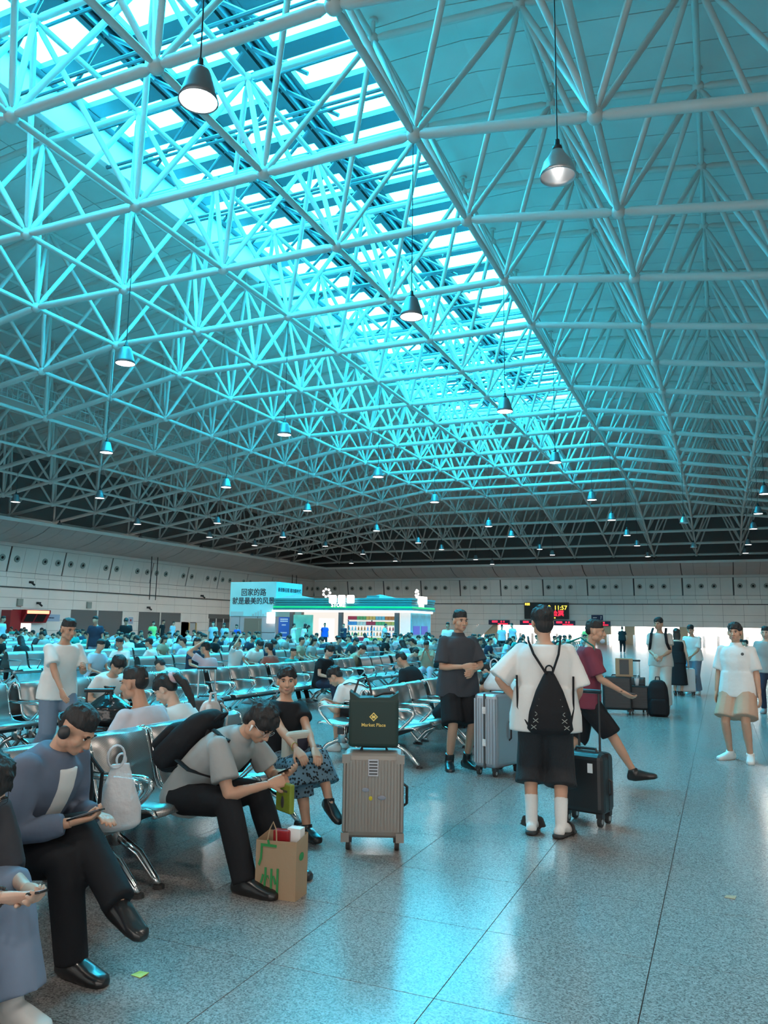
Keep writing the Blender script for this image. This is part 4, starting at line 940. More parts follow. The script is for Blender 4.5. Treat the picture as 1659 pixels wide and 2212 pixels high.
MB().tube([(.0, -.03, .335), (.06, -.04, .36), (.13, -.03, .365), (.15, -.03, .35)], .010, 6).build('carry_strap', 'black_plastic', bag)
em = MB().add([(-.03, -.103, .205), (0, -.103, .175), (.03, -.103, .205), (0, -.103, .235), (-.021, -.103, .205), (0, -.103, .184), (.021, -.103, .205), (0, -.103, .226)], [(0,1,5,4),(1,2,6,5),(2,3,7,6),(3,0,4,7)]); em.box(-.012, .012, -.104, -.102, .196, .214); em.build('emblem', 'gold_print', bag)
text_obj('lettering', 'Market Place', .032, 'gold_print', bag, (.0, -.103, .150), (R(90), 0, 0), 1.0, .001)
s2 = suitcase('large silver blue ribbed trunk suitcase beside the man in black polo', (-2.19, 8.10, 0), R(-16.5), .28, .50, .82, 'case_silver', 'v', 8, split=False)
MB().box(-.012, .012, -.258, -.25, .08, .82).build('frame_seam', 'case_dark', s2)
for z in (.30, .62): MB().box(-.02, .02, -.266, -.255, z, z+.07).build('latch', 'chrome', s2)
mat('film_white', (.82, .82, .84), .35, alpha=.74, bump=.7, scale=14); mat('film_clear', (.7, .74, .76), .25, alpha=.5, bump=.5, scale=14)
def carrier(label, loc, rz, w, d, h, m, ear=.16, fill=None):
    t = thing('carrier_bag', label, 'bag', loc, rz); b = MB()
    sec = [(0, .38, .38), (.07, .5, .48), (.32, .49, .45), (.55, .38, .33), (.8, .27, .16), (1.0, .2, .06)]
    ring_loft(b, [(Vector((0, 0, z*h)), Vector((1, 0, 0)), Vector((0, 1, 0)), w*rx, d*ry) for z, rx, ry in sec], 18)
    inst('bag_body', rmesh('bag_body', [(b, .012, 2)], m), t)
    for sg, k in ((-1, 1.0), (1, .55)):
        x = -.012+sg*.018; MB().tube([(x+.046*k*math.cos(a), sg*.012, h*.96+ear*.42*k+(ear*.5*k)*math.sin(a)) for a in [2*math.pi*i/16 for i in range(16)]], .006, 6, True, ry=.013).build('loop_handle', m, t, True)
    if fill: rbox('contents', w*.6, d*.55, h*.36, .03, fill, t, .02)
    return t
mat('food_pink', (.55, .22, .18), .5); mat('food_green', (.45, .55, .40), .5)
carrier('white plastic carrier bag with a pink box inside on the seat', (-3.03, 3.42, .40), R(60), .25, .19, .34, 'film_white', .12, 'food_pink')
carrier('white plastic carrier bag on top of the silver trunk suitcase', (-2.19, 8.10, .845), R(-10), .30, .22, .22, 'film_white', .12, 'food_green')
s3 = suitcase('black cabin suitcase with raised handle beside the youth in white', (-1.02, 6.42, 0), R(-14), .36, .24, .54, 'case_black', None, 0, .46, .04)
MB().box(.06, .10, -.126, -.119, .40, .47).build('tag_plate', 'print_white', s3)
suitcase('large black ridged suitcase, leftmost of the pile before the man in beige', (-1.75, 14.6, 0), R(8), .50, .28, .66, 'case_black', 'h', 9)
suitcase('black ridged suitcase in the middle of the pile before the man in beige', (-1.38, 14.75, 0), R(4), .34, .24, .50, 'case_black', 'h', 7)
suitcase('dark suitcase with raised chrome handle behind the luggage pile', (-1.5, 15.2, 0), R(4), .36, .24, .62, 'case_dark', 'h', 7, .30)
suitcase('white ridged suitcase beside the man in grey jeans', (-.80, 19.6, 0), R(14), .40, .26, .62, 'case_white', 'v', 8)
suitcase('brown black suitcase with raised chrome handle beside man bent over phone', (-5.9, 8.1, 0), R(35), .42, .26, .58, 'case_dark', 'v', 10, .36)
suitcase('black suitcase standing behind the man in lavender shirt', (-5.0, 5.3, 0), R(35), .42, .26, .56, 'case_black', None, 0, .34)
suitcase('pale teal suitcase standing before the left rows', (-11.3, 8.7, 0), R(40), .44, .26, .58, 'case_teal', 'v', 9, .3)
suitcase('teal upright suitcase between the middle rows', (-12.6, 14.9, 0), R(35), .44, .28, .66, 'case_teal', 'v', 9)
suitcase('grey suitcase in the aisle behind the teal suitcase', (-13.2, 17.0, 0), R(35), .44, .28, .70, 'case_dark', 'v', 9)
mat('kraft', (.38, .26, .16), .8, bump=.1, scale=30); mat('kraft_print', (.03, .25, .07), .7); mat('pack_green', (.19, .24, .025), .4, bump=.3, scale=10)
kb = thing('paper_bag', 'brown kraft paper bag with green Chinese lettering on the floor', 'bag', (-2.33, 3.98, 0), R(4))
b = MB(); b.add([(-.125, -.075, 0), (.125, -.075, 0), (.125, .075, 0), (-.125, .075, 0), (-.125, -.075, .30), (.125, -.075, .31), (.125, .075, .33), (-.125, .075, .32)], [(0,3,2,1),(0,1,5,4),(1,2,6,5),(2,3,7,6),(3,0,4,7)]); b.build('bag_body', 'kraft', kb)
MB().tube([(-.06, -.07, .29), (-.05, -.06, .36), (-.03, -.06, .40), (-.01, -.06, .36), (.0, -.07, .29)], .004, 6).build('twine_handle', 'kraft', kb)
text_obj('lettering', '广', .15, 'kraft_print', kb, (-.05, -.079, .225), (R(90), 0, 0), .8, .001); text_obj('lettering', '州', .16, 'kraft_print', kb, (-.03, -.079, .075), (R(90), 0, 0), .8, .001)
MB().ell((.127, -.01, .22), (.003, .03, .022)).build('logo_print', 'kraft_print', kb)
rbox('snack_box', .10, .05, .08, .27, 'red_paint', kb, .01); MB().box(.03, .11, .0, .06, .25, .36).build('napkin', 'print_white', kb)
def backpack(label, loc, rz, w=.32, d=.18, h=.46, m='pack_black', tilt=0.0):
    t = thing('backpack', label, 'backpack', loc, rz); t.rotation_euler = (tilt, 0, rz); b = MB()
    ring_loft(b, [(Vector((0, 0, z*h)), Vector((1, 0, 0)), Vector((0, 1, 0)), w*rx, d*ry) for z, rx, ry in ((0, .42, .42), (.08, .5, .5), (.5, .5, .5), (.8, .45, .42), (.95, .34, .28), (1, .2, .15))], 18, 3); inst('pack_body', rmesh('pack_body', [(b, .014, 2)], m), t)
    b = MB(); ring_loft(b, [(Vector((0, -d*.5, z*h)), Vector((1, 0, 0)), Vector((0, 1, 0)), w*rx, d*.22) for z, rx in ((.06, .34), (.12, .4), (.4, .4), (.48, .32))], 14, 3); inst('front_pocket', rmesh('front_pocket', [(b, .012, 2)], m), t)
    MB().tube([(-.04, d*.2, h*.97), (-.03, d*.2, h+.05), (.03, d*.2, h+.05), (.04, d*.2, h*.97)], .010, 6).build('grab_loop', m, t)
    for sg in (-1, 1): MB().tube([(sg*.08, d*.4, h*.9), (sg*.12, d*.75, h*.7), (sg*.12, d*.7, h*.35), (sg*.13, d*.4, h*.1)], .022, 6, ry=.008).build('shoulder_strap', m, t)
    return t
mat('pack_black', (.013, .014, .017), .7, bump=.4, scale=12, spec=.2); mat('pack_teal', (.0, .22, .19), .55, bump=.4, scale=8); mat('pack_cream', (.62, .56, .54), .7, bump=.3, scale=10); mat('bag_shiny', (.012, .013, .015), .18, bump=.9, scale=7)
backpack('black backpack leaning on the seat beside the man with headphones', (-3.14, 3.14, .40), R(-95))
backpack('black backpack with white tag standing at the right of the luggage pile', (-1.06, 14.62, 0), R(5), .36, .24, .62)
b = MB(); ring_loft(b, [(Vector((0, 0, z)), Vector((1, 0, 0)), Vector((0, 1, 0)), rx, ry) for z, rx, ry in ((0, .16, .13), (.05, .22, .18), (.16, .2, .17), (.24, .10, .08), (.28, .03, .03), (.34, .07, .03))], 14)
o = bpy.data.objects.new('refuse_bag', rmesh('refuse_bag', [(b, .014, 1)], 'bag_shiny')); COL.objects.link(o); o.location = (-5.05, 5.5, .59); tag(o, 'shiny black plastic bag tied on top of the black suitcase', 'bag')
t = thing('tote_bag', 'cream tote bag with black stripes on a grey luggage trolley', 'bag', (-4.45, 3.35, 0), R(40)); mat('canvas_cream', (.55, .52, .45), .8)
b = MB(); ring_loft(b, [(Vector((0, 0, z)), Vector((1, 0, 0)), Vector((0, 1, 0)), rx, ry) for z, rx, ry in ((.18, .15, .09), (.3, .17, .11), (.62, .18, .12))], 16, 3); b.build('bag_body', 'canvas_cream', t)
for x in (-.08, .02, .1): MB().tube([(x, -.115, .6), (x+.03, -.118, .4), (x-.02, -.10, .22)], .010, 5).build('stripe', 'black_plastic', t)
for x in (-.1, .1): MB().tube([(x, .14, .05), (x, .14, .80)], .012, 8).build('trolley_tube', 'chrome', t)
MB().tube([(-.13, .14, .80), (.13, .14, .80)], .02, 8).build('trolley_grip', 'nozzle_grey', t); MB().box(-.16, .16, .0, .2, .08, .12).build('foot_plate', 'dark_steel', t)
for x in (-.13, .13): MB().tube([(x-.015, .15, .05), (x+.015, .15, .05)], .05, 12).build('wheel', 'rubber', t)
t = thing('gift_bag', 'brown and gold paper bag standing on the luggage pile', 'bag', (-1.62, 14.62, .66), R(8)); rbox('bag_body', .30, .12, .32, .0, 'kraft', t, .008); MB().box(-.08, .08, -.066, -.06, .04, .30).build('dark_panel', 'case_dark', t)
t = thing('drink_cup', 'clear plastic drink cup standing on the black suitcase pile', 'cup', (-1.42, 14.72, .502)); MB().lathe([(0, 0), (.03, 0), (.042, .13), (.0, .13)], 14).build('cup', 'film_white', t, True); MB().tube([(0, 0, .1), (.015, 0, .2)], .004, 6).build('straw', 'print_white', t)
for x, y, m_, lb in ((-.02, 5.05, 'kraft', 'small brown paper scrap lying on the open granite floor'), (-2.36, 2.86, 'sticker_yellow', 'small yellow scrap lying on the floor near the black shoes')):
    o = MB().add([(-.03, -.02, .001), (.025, -.025, .001), (.035, .02, .006), (-.02, .025, .001), (-.03, -.02, .003), (.025, -.025, .003), (.035, .02, .009), (-.02, .025, .003)], [(0,3,2,1),(4,5,6,7),(0,1,5,4),(1,2,6,5),(2,3,7,6),(3,0,4,7)]).build('paper_scrap', m_); o.location = (x, y, 0); tag(o, lb, 'litter')
# ------------------------------------------------------------------ people in the foreground and middle ground
mat('phone_black', (.01, .01, .012), .15); emis('phone_screen', (.7, .85, 1), .5); mat('shorts_black', (.018, .02, .024), .85, bump=.4, scale=7, var=.1, vscale=30, stretch=(8, 8, .5))
def phone(label, loc, d, n, group=None):                    # d long axis, n screen normal
    d = Vector(d).normalized(); n = Vector(n); n = (n-d*n.dot(d)).normalized(); x = d.cross(n); t = thing('mobile_phone', label, 'phone', loc)
    t.rotation_mode = 'QUATERNION'; t.rotation_quaternion = Matrix((x, d, n)).transposed().to_quaternion()
    rbox('case', .072, .150, .009, -.0045, 'phone_black', t, .003, 2); MB().box(-.031, .031, -.068, .068, .0046, .0052).build('screen', 'phone_screen', t); return t
def world_pt(t_loc, rz, p): return Matrix.Translation(t_loc) @ Matrix.Rotation(rz, 4, 'Z') @ Vector(p)
def held_phone(g, who, label, loc, rz, k='R', up=(0, -.5, 1), reach=.055):
    w = g.arm[k][2]+g.hd[k]*reach*g.s+g.palm[k].normalized()*.022*g.s
    Rm = Matrix.Rotation(rz, 3, 'Z'); phone(label, world_pt(loc, rz, w), Rm @ (g.hd[k]+Vector((0, .4, .25))), Rm @ Vector(up))
# man with headphones
loc, rz = (-3.08, 2.79, 0), FX+.1
g = figure(1.60, .39, (12, 30), 0, 0, (10, 38, 0), hands={'R': (.10, .40, .62), 'L': (-.12, .36, .60)}, feet={'R': ((.12, .46, .08), (.12, 1, -.05)), 'L': ((.10, .66, .33), (.25, 1, -.35))}, knees={'R': (.1, .7, 1), 'L': (.05, .5, 1)}, palm=((-.3, .1, 1), (.2, 0, -1)), curl=(.9, .5))
t = person(g, 'man in grey blue jacket with black headphones reading his phone, legs crossed', loc, rz, 'skin_a', 'crop', top='white', topk=dict(sleeve=.1, loose=.008, sl=-.01), low='black', lowk=dict(length=2.06, loose=.024, flare=.014), shoes='shoe_black', shoek=dict(big=1.1, high=.09))
b = MB(); ring_loft(b, torso_rings(g, .036, lo=-.09, hi=.52), 18)
for k in 'RL': sh, e, w = g.arm[k]; b.tube([sh, sh.lerp(e, .5), e, e.lerp(w, .5), e.lerp(w, .86)], [.074, .074, .068, .060, .050], 10); b.ell(tuple(sh), (.078, .078, .078), 10, 8)
b.tube([g.neck-g.t1*.06, g.neck+g.nd*.035-g.f1*.012], [.125, .082], 14)
inst('jacket', rmesh('jacket', [(b, .013, 3)], CL['slate']), t)
b = MB(); ring_loft(b, [(c+f*(ry+.004), r, f, .06, .022) for c, r, f, rx, ry in torso_rings(g, .02, lo=-.02, hi=.52)], 12); inst('shirt_front', rmesh('shirt_front', [(b, .011, 2)], CL['white']), t)
b = MB()
for z in (.0,): b.tube([g.hm @ (Vector((0, .0+.098*math.cos(a), -.0)) + Vector((.0, -.02, 0)) + Vector((0, 0, .0))) for a in ()], .01) if False else None
for sg in (-1, 1): MB().ell((0,0,0), (.014, .03, .032), 12, 8).xf(g.hm @ Matrix.Translation((sg*.088, -.008, -.016))).build('ear_cup', 'black_plastic', t, True)
MB().tube([g.hm @ Vector((.088*math.cos(a), -.055-.045*math.sin(a), .01)) for a in [math.pi*i/10 for i in range(11)]], .006, 6).build('neck_band', 'black_plastic', t)
held_phone(g, t, 'white edged mobile phone held by the man with headphones', loc, rz, 'R')
# long haired person at the left edge
loc, rz = (-3.0, 2.22, 0), FX
g = figure(1.60, .40, (26, 50), 6, -6, (-6, 50, 0), hands={'R': (.03, .56, .50), 'L': (-.07, .56, .50)}, feet={'R': ((.14, .52, .08), (.1, 1, 0)), 'L': ((-.1, .5, .08), (0, 1, 0))}, palm=((-.8, .2, .5), (.8, .2, .5)), curl=(.8, .8), girl=True)
t = person(g, 'person with long dark hair and pale blue wide trousers bent over a phone', loc, rz, 'skin_pale', 'long', top='charcoal', topk=dict(sleeve=1.1, loose=.035, sl=.028), low='denimskirt', lowk=dict(length=1.92, loose=.04, flare=.06), shoes='shoe_white')
glasses(t, g); b = MB(); w = g.arm['R'][2]
for i in range(14): a = 2*math.pi*i/14; q = (g.arm['R'][2]-g.hd['R']*.02)+Vector((.032*math.cos(a), 0, .032*math.sin(a))); MB().ell(tuple(q), (.0075,)*3, 8, 6).build('bracelet_bead', 'case_dark', t, True)
held_phone(g, t, 'dark mobile phone held by the long haired person', loc, rz, 'R')
# man with backpack leaning over a green packet
loc, rz = (-3.10, 4.13, 0), FX
g = figure(1.70, .40, (30, 52), 0, 0, (0, 50, 0), hands={'R': (.03, .60, .56), 'L': (-.14, .62, .60)}, feet={'R': ((.22, .57, .08), (.05, 1, 0)), 'L': ((-.14, .58, .08), (0, 1, 0))}, elbows={'R': (.6, -.3, -.6), 'L': (-.6, -.3, -.6)}, palm=((-.9, .2, -.1), (.5, -.4, .8)), curl=(1.1, .5))
t = person(g, 'man in grey polo with glasses, earbud and black backpack leaning over a green packet', loc, rz, 'skin_a', 'bowl', top='grey', topk=dict(sleeve=.72, loose=.026, sl=.030, collar=True), low='black', lowk=dict(length=2.05, loose=.022, flare=.012), shoes='shoe_black', shoek=dict(big=1.14, high=.08))
glasses(t, g, 'hub_silver'); MB().tube([g.hm @ Vector(p) for p in ((.086, .004, -.012), (.087, .012, -.03), (.086, .018, -.048))], [.008, .006, .004], 8).build('earbud', 'print_white', t, True)
bp_l = world_pt(loc, rz, g.chest-g.f1*.19-g.t1*.34); o = backpack('black backpack worn by the man in grey polo', bp_l, rz, .31, .20, .47, 'pack_black'); o.rotation_euler = (-R(48), 0, rz)
for sg in (-1, 1): MB().tube([g.sh['R' if sg > 0 else 'L']-g.f1*.11-g.r1*sg*.03, g.sh['R' if sg > 0 else 'L']+g.t1*.045-g.r1*sg*.045, g.sh['R' if sg > 0 else 'L']+g.f1*.115-g.t1*.06-g.r1*sg*.05, g.chest+g.f1*.13+g.r1*sg*.12, g.chest+g.r1*sg*.20-g.t1*.09, g.chest-g.f1*.1+g.r1*sg*.17-g.t1*.15], .026, 8, ry=.008).build('backpack_strap', 'pack_black', t)
pk = thing('food_packet', 'lime green printed food packet in the hands of the man in grey polo', 'packet', world_pt(loc, rz, g.arm['R'][2]+g.hd['R']*.10+Vector((0, .0, -.105))), rz+R(62))
rbox('pouch', .165, .035, .17, -.08, 'pack_green', pk, .012); marks('print_line', 6, .014, .013, .004, 'case_dark', pk, (0, -.019, .045), (R(90), 0, 0), .001); MB().ell((0, -.018, -.02), (.018, .003, .035)).build('arch_print', 'case_dark', pk)
held_phone(g, t, 'black mobile phone in the left hand of the man in grey polo', loc, rz, 'L')
# woman in floral skirt
mat('floral', (.07, .12, .16), .85); m = M('floral'); n, l = nt(m); v = n.new('ShaderNodeTexVoronoi'); v.inputs['Scale'].default_value = 42; tc = n.new('ShaderNodeTexCoord'); l.new(tc.outputs['Object'], v.inputs['Vector']); cr = n.new('ShaderNodeValToRGB'); cr.color_ramp.elements[0].position = .36; cr.color_ramp.elements[0].color = (.006, .007, .01, 1); cr.color_ramp.elements[1].position = .42; cr.color_ramp.elements[1].color = (.12, .2, .26, 1); l.new(v.outputs['Distance'], cr.inputs['Fac']); l.new(cr.outputs['Color'], n['Principled BSDF'].inputs['Base Color'])
loc, rz = (-3.14, 5.27, 0), FX-.35
g = figure(1.54, .40, (-2, 4), -4, -12, (-38, 4, 0), hands={'R': (.16, .46, .56), 'L': (.02, .44, .58)}, feet={'R': ((.10, .46, .08), (.2, 1, 0)), 'L': ((.0, .58, .26), (.2, 1, -.4))}, palm=((-.3, .2, -1), (.3, .2, -1)), curl=(.6, .6), girl=True)
t = person(g, 'woman in black top and dark floral skirt with tied back hair looking up', loc, rz, 'skin_a', 'tied', top='black', topk=dict(sleeve=.55, loose=.022), low='floral', lowtype='skirt', lowk=dict(drop=.45), shoes='shoe_black')
MB().tube([g.arm['R'][2]-g.hd['R']*.03+Vector((.03*math.cos(a), 0, .03*math.sin(a))) for a in [2*math.pi*i/12 for i in range(12)]], .003, 5, True).build('bracelet', 'gold_print', t)
hb = thing('handbag', 'white cloth bag with black print held by the woman in floral skirt', 'bag', world_pt(loc, rz, (.05, .26, .52)), rz); rbox('bag_body', .24, .09, .22, -.02, 'canvas_cream', hb, .03); MB().box(-.07, .03, .046, .049, .06, .15).build('print', 'print_dark', hb)
# back to back row: lavender man, ponytail woman
loc, rz = (-3.78, 4.50, 0), BX
g = figure(1.74, .33, (-14, 14), 0, 0, (8, 6, 0), girl=False)
person(g, 'man in lavender tee with cropped hair sitting with his back to the front row', loc, rz, 'skin_b', 'crop', top='lavender', topk=dict(loose=.034, sl=.03), low='black')
loc, rz = (-3.80, 5.02, 0), BX
g = figure(1.64, .33, (0, 24), 0, 0, (10, 38, 0), girl=True)
t = person(g, 'woman in white shirt with black ponytail and pink scrunchie, head bowed', loc, rz, 'skin_pale', 'tied', top='white', topk=dict(sleeve=1.2, loose=.03), low='jeans')
inst('ponytail', rmesh('ponytail', [(tuft(g, ((0, -.09, .03), (0, -.14, .02), (0, -.165, -.06), (0, -.15, -.18), (0, -.13, -.28)), (.024, .036, .038, .032, .012)), .008, 2)], 'hair_black'), t)
mat('scrunchie', (.62, .40, .42), .4, bump=.6, scale=40); MB().tube([g.hm @ Vector((.034*math.cos(a), -.108, .03+.034*math.sin(a))) for a in [2*math.pi*i/14 for i in range(14)]], .019, 8, True).build('scrunchie', 'scrunchie', t, True)
backpack('small cream dotted rucksack worn by the ponytail woman', world_pt(loc, rz, (0, -.19, .62)), rz+math.pi, .24, .10, .30, 'pack_cream')
# youth in white tee on the reverse side, bent over phone
loc, rz = (-3.88, 8.66, 0), BX
g = figure(1.66, .40, (34, 56), 0, 0, (0, 42, 0), hands={'R': (.05, .58, .56), 'L': (-.1, .58, .54)}, curl=(.8, .8))
t = person(g, 'youth in white tee and black shorts bent low over a phone with a black strap', loc, rz, 'skin_a', 'short', top='white', topk=dict(loose=.03), low='black', lowk=dict(length=.85, loose=.03), shoes='shoe_white'); glasses(t, g)
MB().tube([g.sh['L']+g.t1*.05, g.sh['L']-g.f1*.12-g.t1*.05, g.chest-g.f1*.145, g.waist-g.f1*.13+g.r0*.12], .02, 8, ry=.006).build('cross_strap', 'pack_black', t)
held_phone(g, t, 'pink backed phone held by the bent youth in white tee', loc, rz, 'R')
# standing youth in white tee seen from behind
loc, rz = (-1.23, 5.90, 0), face_dir(-.22, 1)
g = figure(1.69, None, (2, 2), 0, 0, (14, 2, 0), hands={'L': (-.19, .03, .93), 'R': (.22, .20, .92)}, elbows={'L': (-1, -.45, .0), 'R': (.3, -1, 0)}, feet={'R': ((.10, -.02, .075), (.55, 1, 0)), 'L': ((-.11, .04, .075), (.1, 1, 0))}, palm=((-.2, .2, -1), (.6, .8, 0)), curl=(1.2, .4))
t = person(g, 'youth in oversized white tee and wide black shorts standing with his back turned', loc, rz, 'skin_a', 'bowl', top='white', topk=dict(sleeve=.98, loose=.052, hem=-.12, flare=.008, sl=.038), low='shorts_black', lowk=dict(length=1.32, loose=.034, flare=.055), shoes=None, lod='near')
for k in 'RL':
    h, kn, an = g.leg[k]; b = MB(); b.tube([an.lerp(kn, .48), an.lerp(kn, .2), an+Vector((0, 0, .0)), an+g.toe[k]*.10-Vector((0, 0, .035)), an+g.toe[k]*.16-Vector((0, 0, .042))], [.052, .047, .046, .044, .030], 12); b.ell(tuple(an-g.toe[k]*.03-Vector((0, 0, .03))), (.042, .042, .040)); inst('sock', rmesh('sock', [(b, .009, 2)], 'sock_white'), t)
    d = g.toe[k]; r_ = d.cross(Vector((0, 0, 1))); base = Vector((an.x, an.y, 0)); b = MB(); ring_loft(b, [(base+d*f+Vector((0, 0, z)), r_, Vector((0, 0, 1)), w_, h_) for f, w_, h_, z in ((-.085, .03, .012, .016), (-.06, .046, .016, .018), (.04, .046, .015, .016), (.13, .054, .014, .015), (.185, .040, .011, .014), (.20, .02, .008, .014))], 12, 3)
    b.tube([base+d*.10-r_*.055+Vector((0, 0, .02)), base+d*.10-r_*.045+Vector((0, 0, .065)), base+d*.11+Vector((0, 0, .085)), base+d*.10+r_*.045+Vector((0, 0, .065)), base+d*.10+r_*.055+Vector((0, 0, .02))], .05, 8, ry=.012); inst('slide_sandal', rmesh('slide_sandal', [(b, .009, 2)], 'rubber'), t)
db = thing('drawstring_bag', 'black drawstring bag with grey stitched crosses hanging on the youth in white', 'bag', loc, rz); b = MB(); y0 = -.195
ring_loft(b, [(Vector((.03, y0+dy, z)), Vector((1, 0, 0)), Vector((0, 1, 0)), rx, ry) for z, rx, ry, dy in ((.74, .13, .035, .0), (.78, .165, .055, -.01), (.90, .15, .06, -.015), (1.05, .10, .05, -.005), (1.16, .045, .035, .01), (1.19, .025, .025, .012))], 16, 2.4); inst('bag_body', rmesh('bag_body', [(b, .012, 2)], 'pack_black'), db)
for sg in (-1, 1):
    MB().tube([(.03+sg*.02, y0-.02, 1.17), (.01+sg*.09, -.165, 1.31), (sg*.115, -.10, 1.40), (sg*.12, .02, 1.43)], .009, 6).build('cord_strap', 'pack_black', db); MB().tube([(.03+sg*.14, y0-.0, .78), (sg*.20, -.12, .92), (sg*.205, -.10, 1.15)], .008, 6).build('cord_strap', 'pack_black', db)
    for i in range(6): z = .80+.045*i; x = .03+sg*(.115-.014*i); MB().tube([(x-.018, y0-.075+.006*i, z-.014), (x+.018, y0-.075+.006*i, z+.014)], .0025, 5).build('stitch', 'nozzle_grey', db); MB().tube([(x-.018, y0-.075+.006*i, z+.014), (x+.018, y0-.075+.006*i, z-.014)], .0025, 5).build('stitch', 'nozzle_grey', db)
MB().tube([(.03+.026*math.cos(a), y0-.01, 1.20+.03*math.sin(a)) for a in [2*math.pi*i/14 for i in range(14)]], .006, 6, True).build('cord_loop', 'pack_black', db)
# man in black polo
loc, rz = (-2.66, 8.20, 0), face_dir(.62, -.78)
g = figure(1.71, None, (0, 2), 0, 8, (8, 4, 0), hands={'R': (.02, .24, 1.08), 'L': (-.07, .27, 1.04)}, elbows={'R': (.8, -.6, -.3), 'L': (-.8, -.6, -.3)}, palm=((-.5, -.8, 0), (.6, -.8, 0)), curl=(.8, .6), feet={'R': ((.11, .03, .075), (.3, 1, 0)), 'L': ((-.11, -.02, .075), (-.3, 1, 0))})
t = person(g, 'man in black polo shirt and black shorts standing by the silver trunk', loc, rz, 'skin_a', 'crop', top='charcoal', topk=dict(sleeve=.85, loose=.032, hem=-.12, sl=.035, collar=True), low='black', lowk=dict(length=.98, loose=.032, flare=.02), shoes='shoe_black', shoek=dict(big=1.12, high=.05))
# man in maroon tee walking
loc, rz = (-1.27, 7.98, 0), face_dir(1, .12)
g = figure(1.62, None, (6, 8), 0, 0, (0, 6, 0), hands={'R': (.14, .36, .90), 'L': (-.22, .1, .80)}, elbows={'R': (.4, -1, -.4)}, feet={'R': ((.06, .47, .11), (.1, 1, .15)), 'L': ((-.08, -.36, .15), (0, 1, -.6))}, palm=((-.5, 0, 1), None), curl=(.7, .5))
t = person(g, 'man in maroon tee, black shorts and lowered face mask walking past', loc, rz, 'skin_a', 'crop', top='maroon', topk=dict(sleeve=.85, loose=.036, hem=-.10, sl=.035), low='black', lowk=dict(length=1.02, loose=.04, flare=.03), shoes='shoe_black', shoek=dict(big=1.08))
MB().ell((0,0,0), (.034, .03, .026), 10, 8).xf(g.hm @ Matrix.Translation((0, .072, -.092))).build('face_mask', 'cloth_skyblue' if 'cloth_skyblue' in MATS else 'print_white', t, True)
held_phone(g, t, 'dark mobile phone held out by the man in maroon tee', loc, rz, 'R')
tb = thing('sling_bag', 'teal green cloth sling bag on the man in maroon tee', 'bag', loc, rz); b = MB(); ring_loft(b, [(Vector((.13, -.17, z)), Vector((1, 0, 0)), Vector((0, 1, 0)), rx, ry) for z, rx, ry in ((.80, .10, .05), (.86, .16, .085), (1.0, .17, .085), (1.16, .13, .06), (1.27, .07, .035))], 16); inst('bag_body', rmesh('bag_body', [(b, .014, 2)], 'pack_teal'), tb)
MB().tube([(.08, -.19, 1.24), (.13, -.14, 1.36), (.15, -.02, 1.41), (.14, .10, 1.33), (.16, .12, 1.15), (.17, -.02, .98), (.12, -.18, .88)], .022, 8, ry=.009).build('strap', 'pack_teal', tb)
# man in white short sleeved shirt
loc, rz = (.16, 10.2, 0), face_dir(-.30, -1)
g = figure(1.62, None, (0, 0), 0, 0, (4, 2, 0), hands={'R': (.25, .02, .74), 'L': (-.25, .05, .72)}, feet={'R': ((.13, -.02, .075), (.5, 1, 0)), 'L': ((-.11, .05, .075), (-.25, 1, 0))})
t = person(g, 'man in white short sleeved shirt, khaki shorts and white trainers', loc, rz, 'skin_a', 'short', top='white', topk=dict(sleeve=.88, loose=.022, hem=-.10, sl=.026, collar=True), low='khaki', lowk=dict(length=.86, loose=.036, flare=.035), shoes='shoe_white', shoek=dict(big=1.08))
MB().lathe([(0, .006), (.016, .004), (.018, 0)], 14).xf(Matrix.Translation(g.chest+Vector((-.11, .158, .10))) @ Matrix.Rotation(R(-80), 4, 'X')).build('collar_badge', 'case_dark', t)
# man in beige with backpack, woman in black dress, man in grey jeans
loc, rz = (-1.08, 15.9, 0), face_dir(-.12, -1)
g = figure(1.76, None, (0, 2), 0, 0, (-12, 4, 0), hands={'R': (.06, .25, 1.02), 'L': (-.07, .26, 1.0)}, palm=((-.5, -.6, -.5), (.5, -.6, -.5)), curl=(.9, .9))
t = person(g, 'tall man in beige henley and trousers with dark backpack straps by the luggage pile', loc, rz, 'skin_b', 'short', top='beige', topk=dict(sleeve=.62, loose=.022, hem=-.10), low='beige', lowk=dict(length=1.95, loose=.03, flare=.02), shoes='shoe_grey', lod='mid')
for sg in (-1, 1): MB().tube([(sg*.12, .0, 1.53), (sg*.13, .135, 1.42), (sg*.15, .15, 1.25), (sg*.19, .06, 1.1)], .026, 8, ry=.008).build('backpack_strap', 'pack_black', t)
loc, rz = (-.96, 19.4, 0), face_dir(.1, 1)
g = figure(1.56, None, girl=True, feet={'R': ((.07, 0, .075), (.1, 1, 0)), 'L': ((-.07, 0, .075), (-.1, 1, 0))}); t = person(g, 'woman in long black sleeveless dress seen from behind with a pale handbag', loc, rz, 'skin_pale', 'long', 'hair_brown', top='black', topk=dict(tank=True, loose=.016), shoes='shoe_black', lod='mid', face=False)
b = MB(); ring_loft(b, [(Vector((0, 0, z)), Vector((1, 0, 0)), Vector((0, 1, 0)), rx, ry) for z, rx, ry in ((.24, .22, .19), (.5, .20, .16), (.8, .175, .135), (.95, .155, .115))], 18); inst('dress_skirt', rmesh('dress_skirt', [(b, .018, 2)], CL['black']), t)
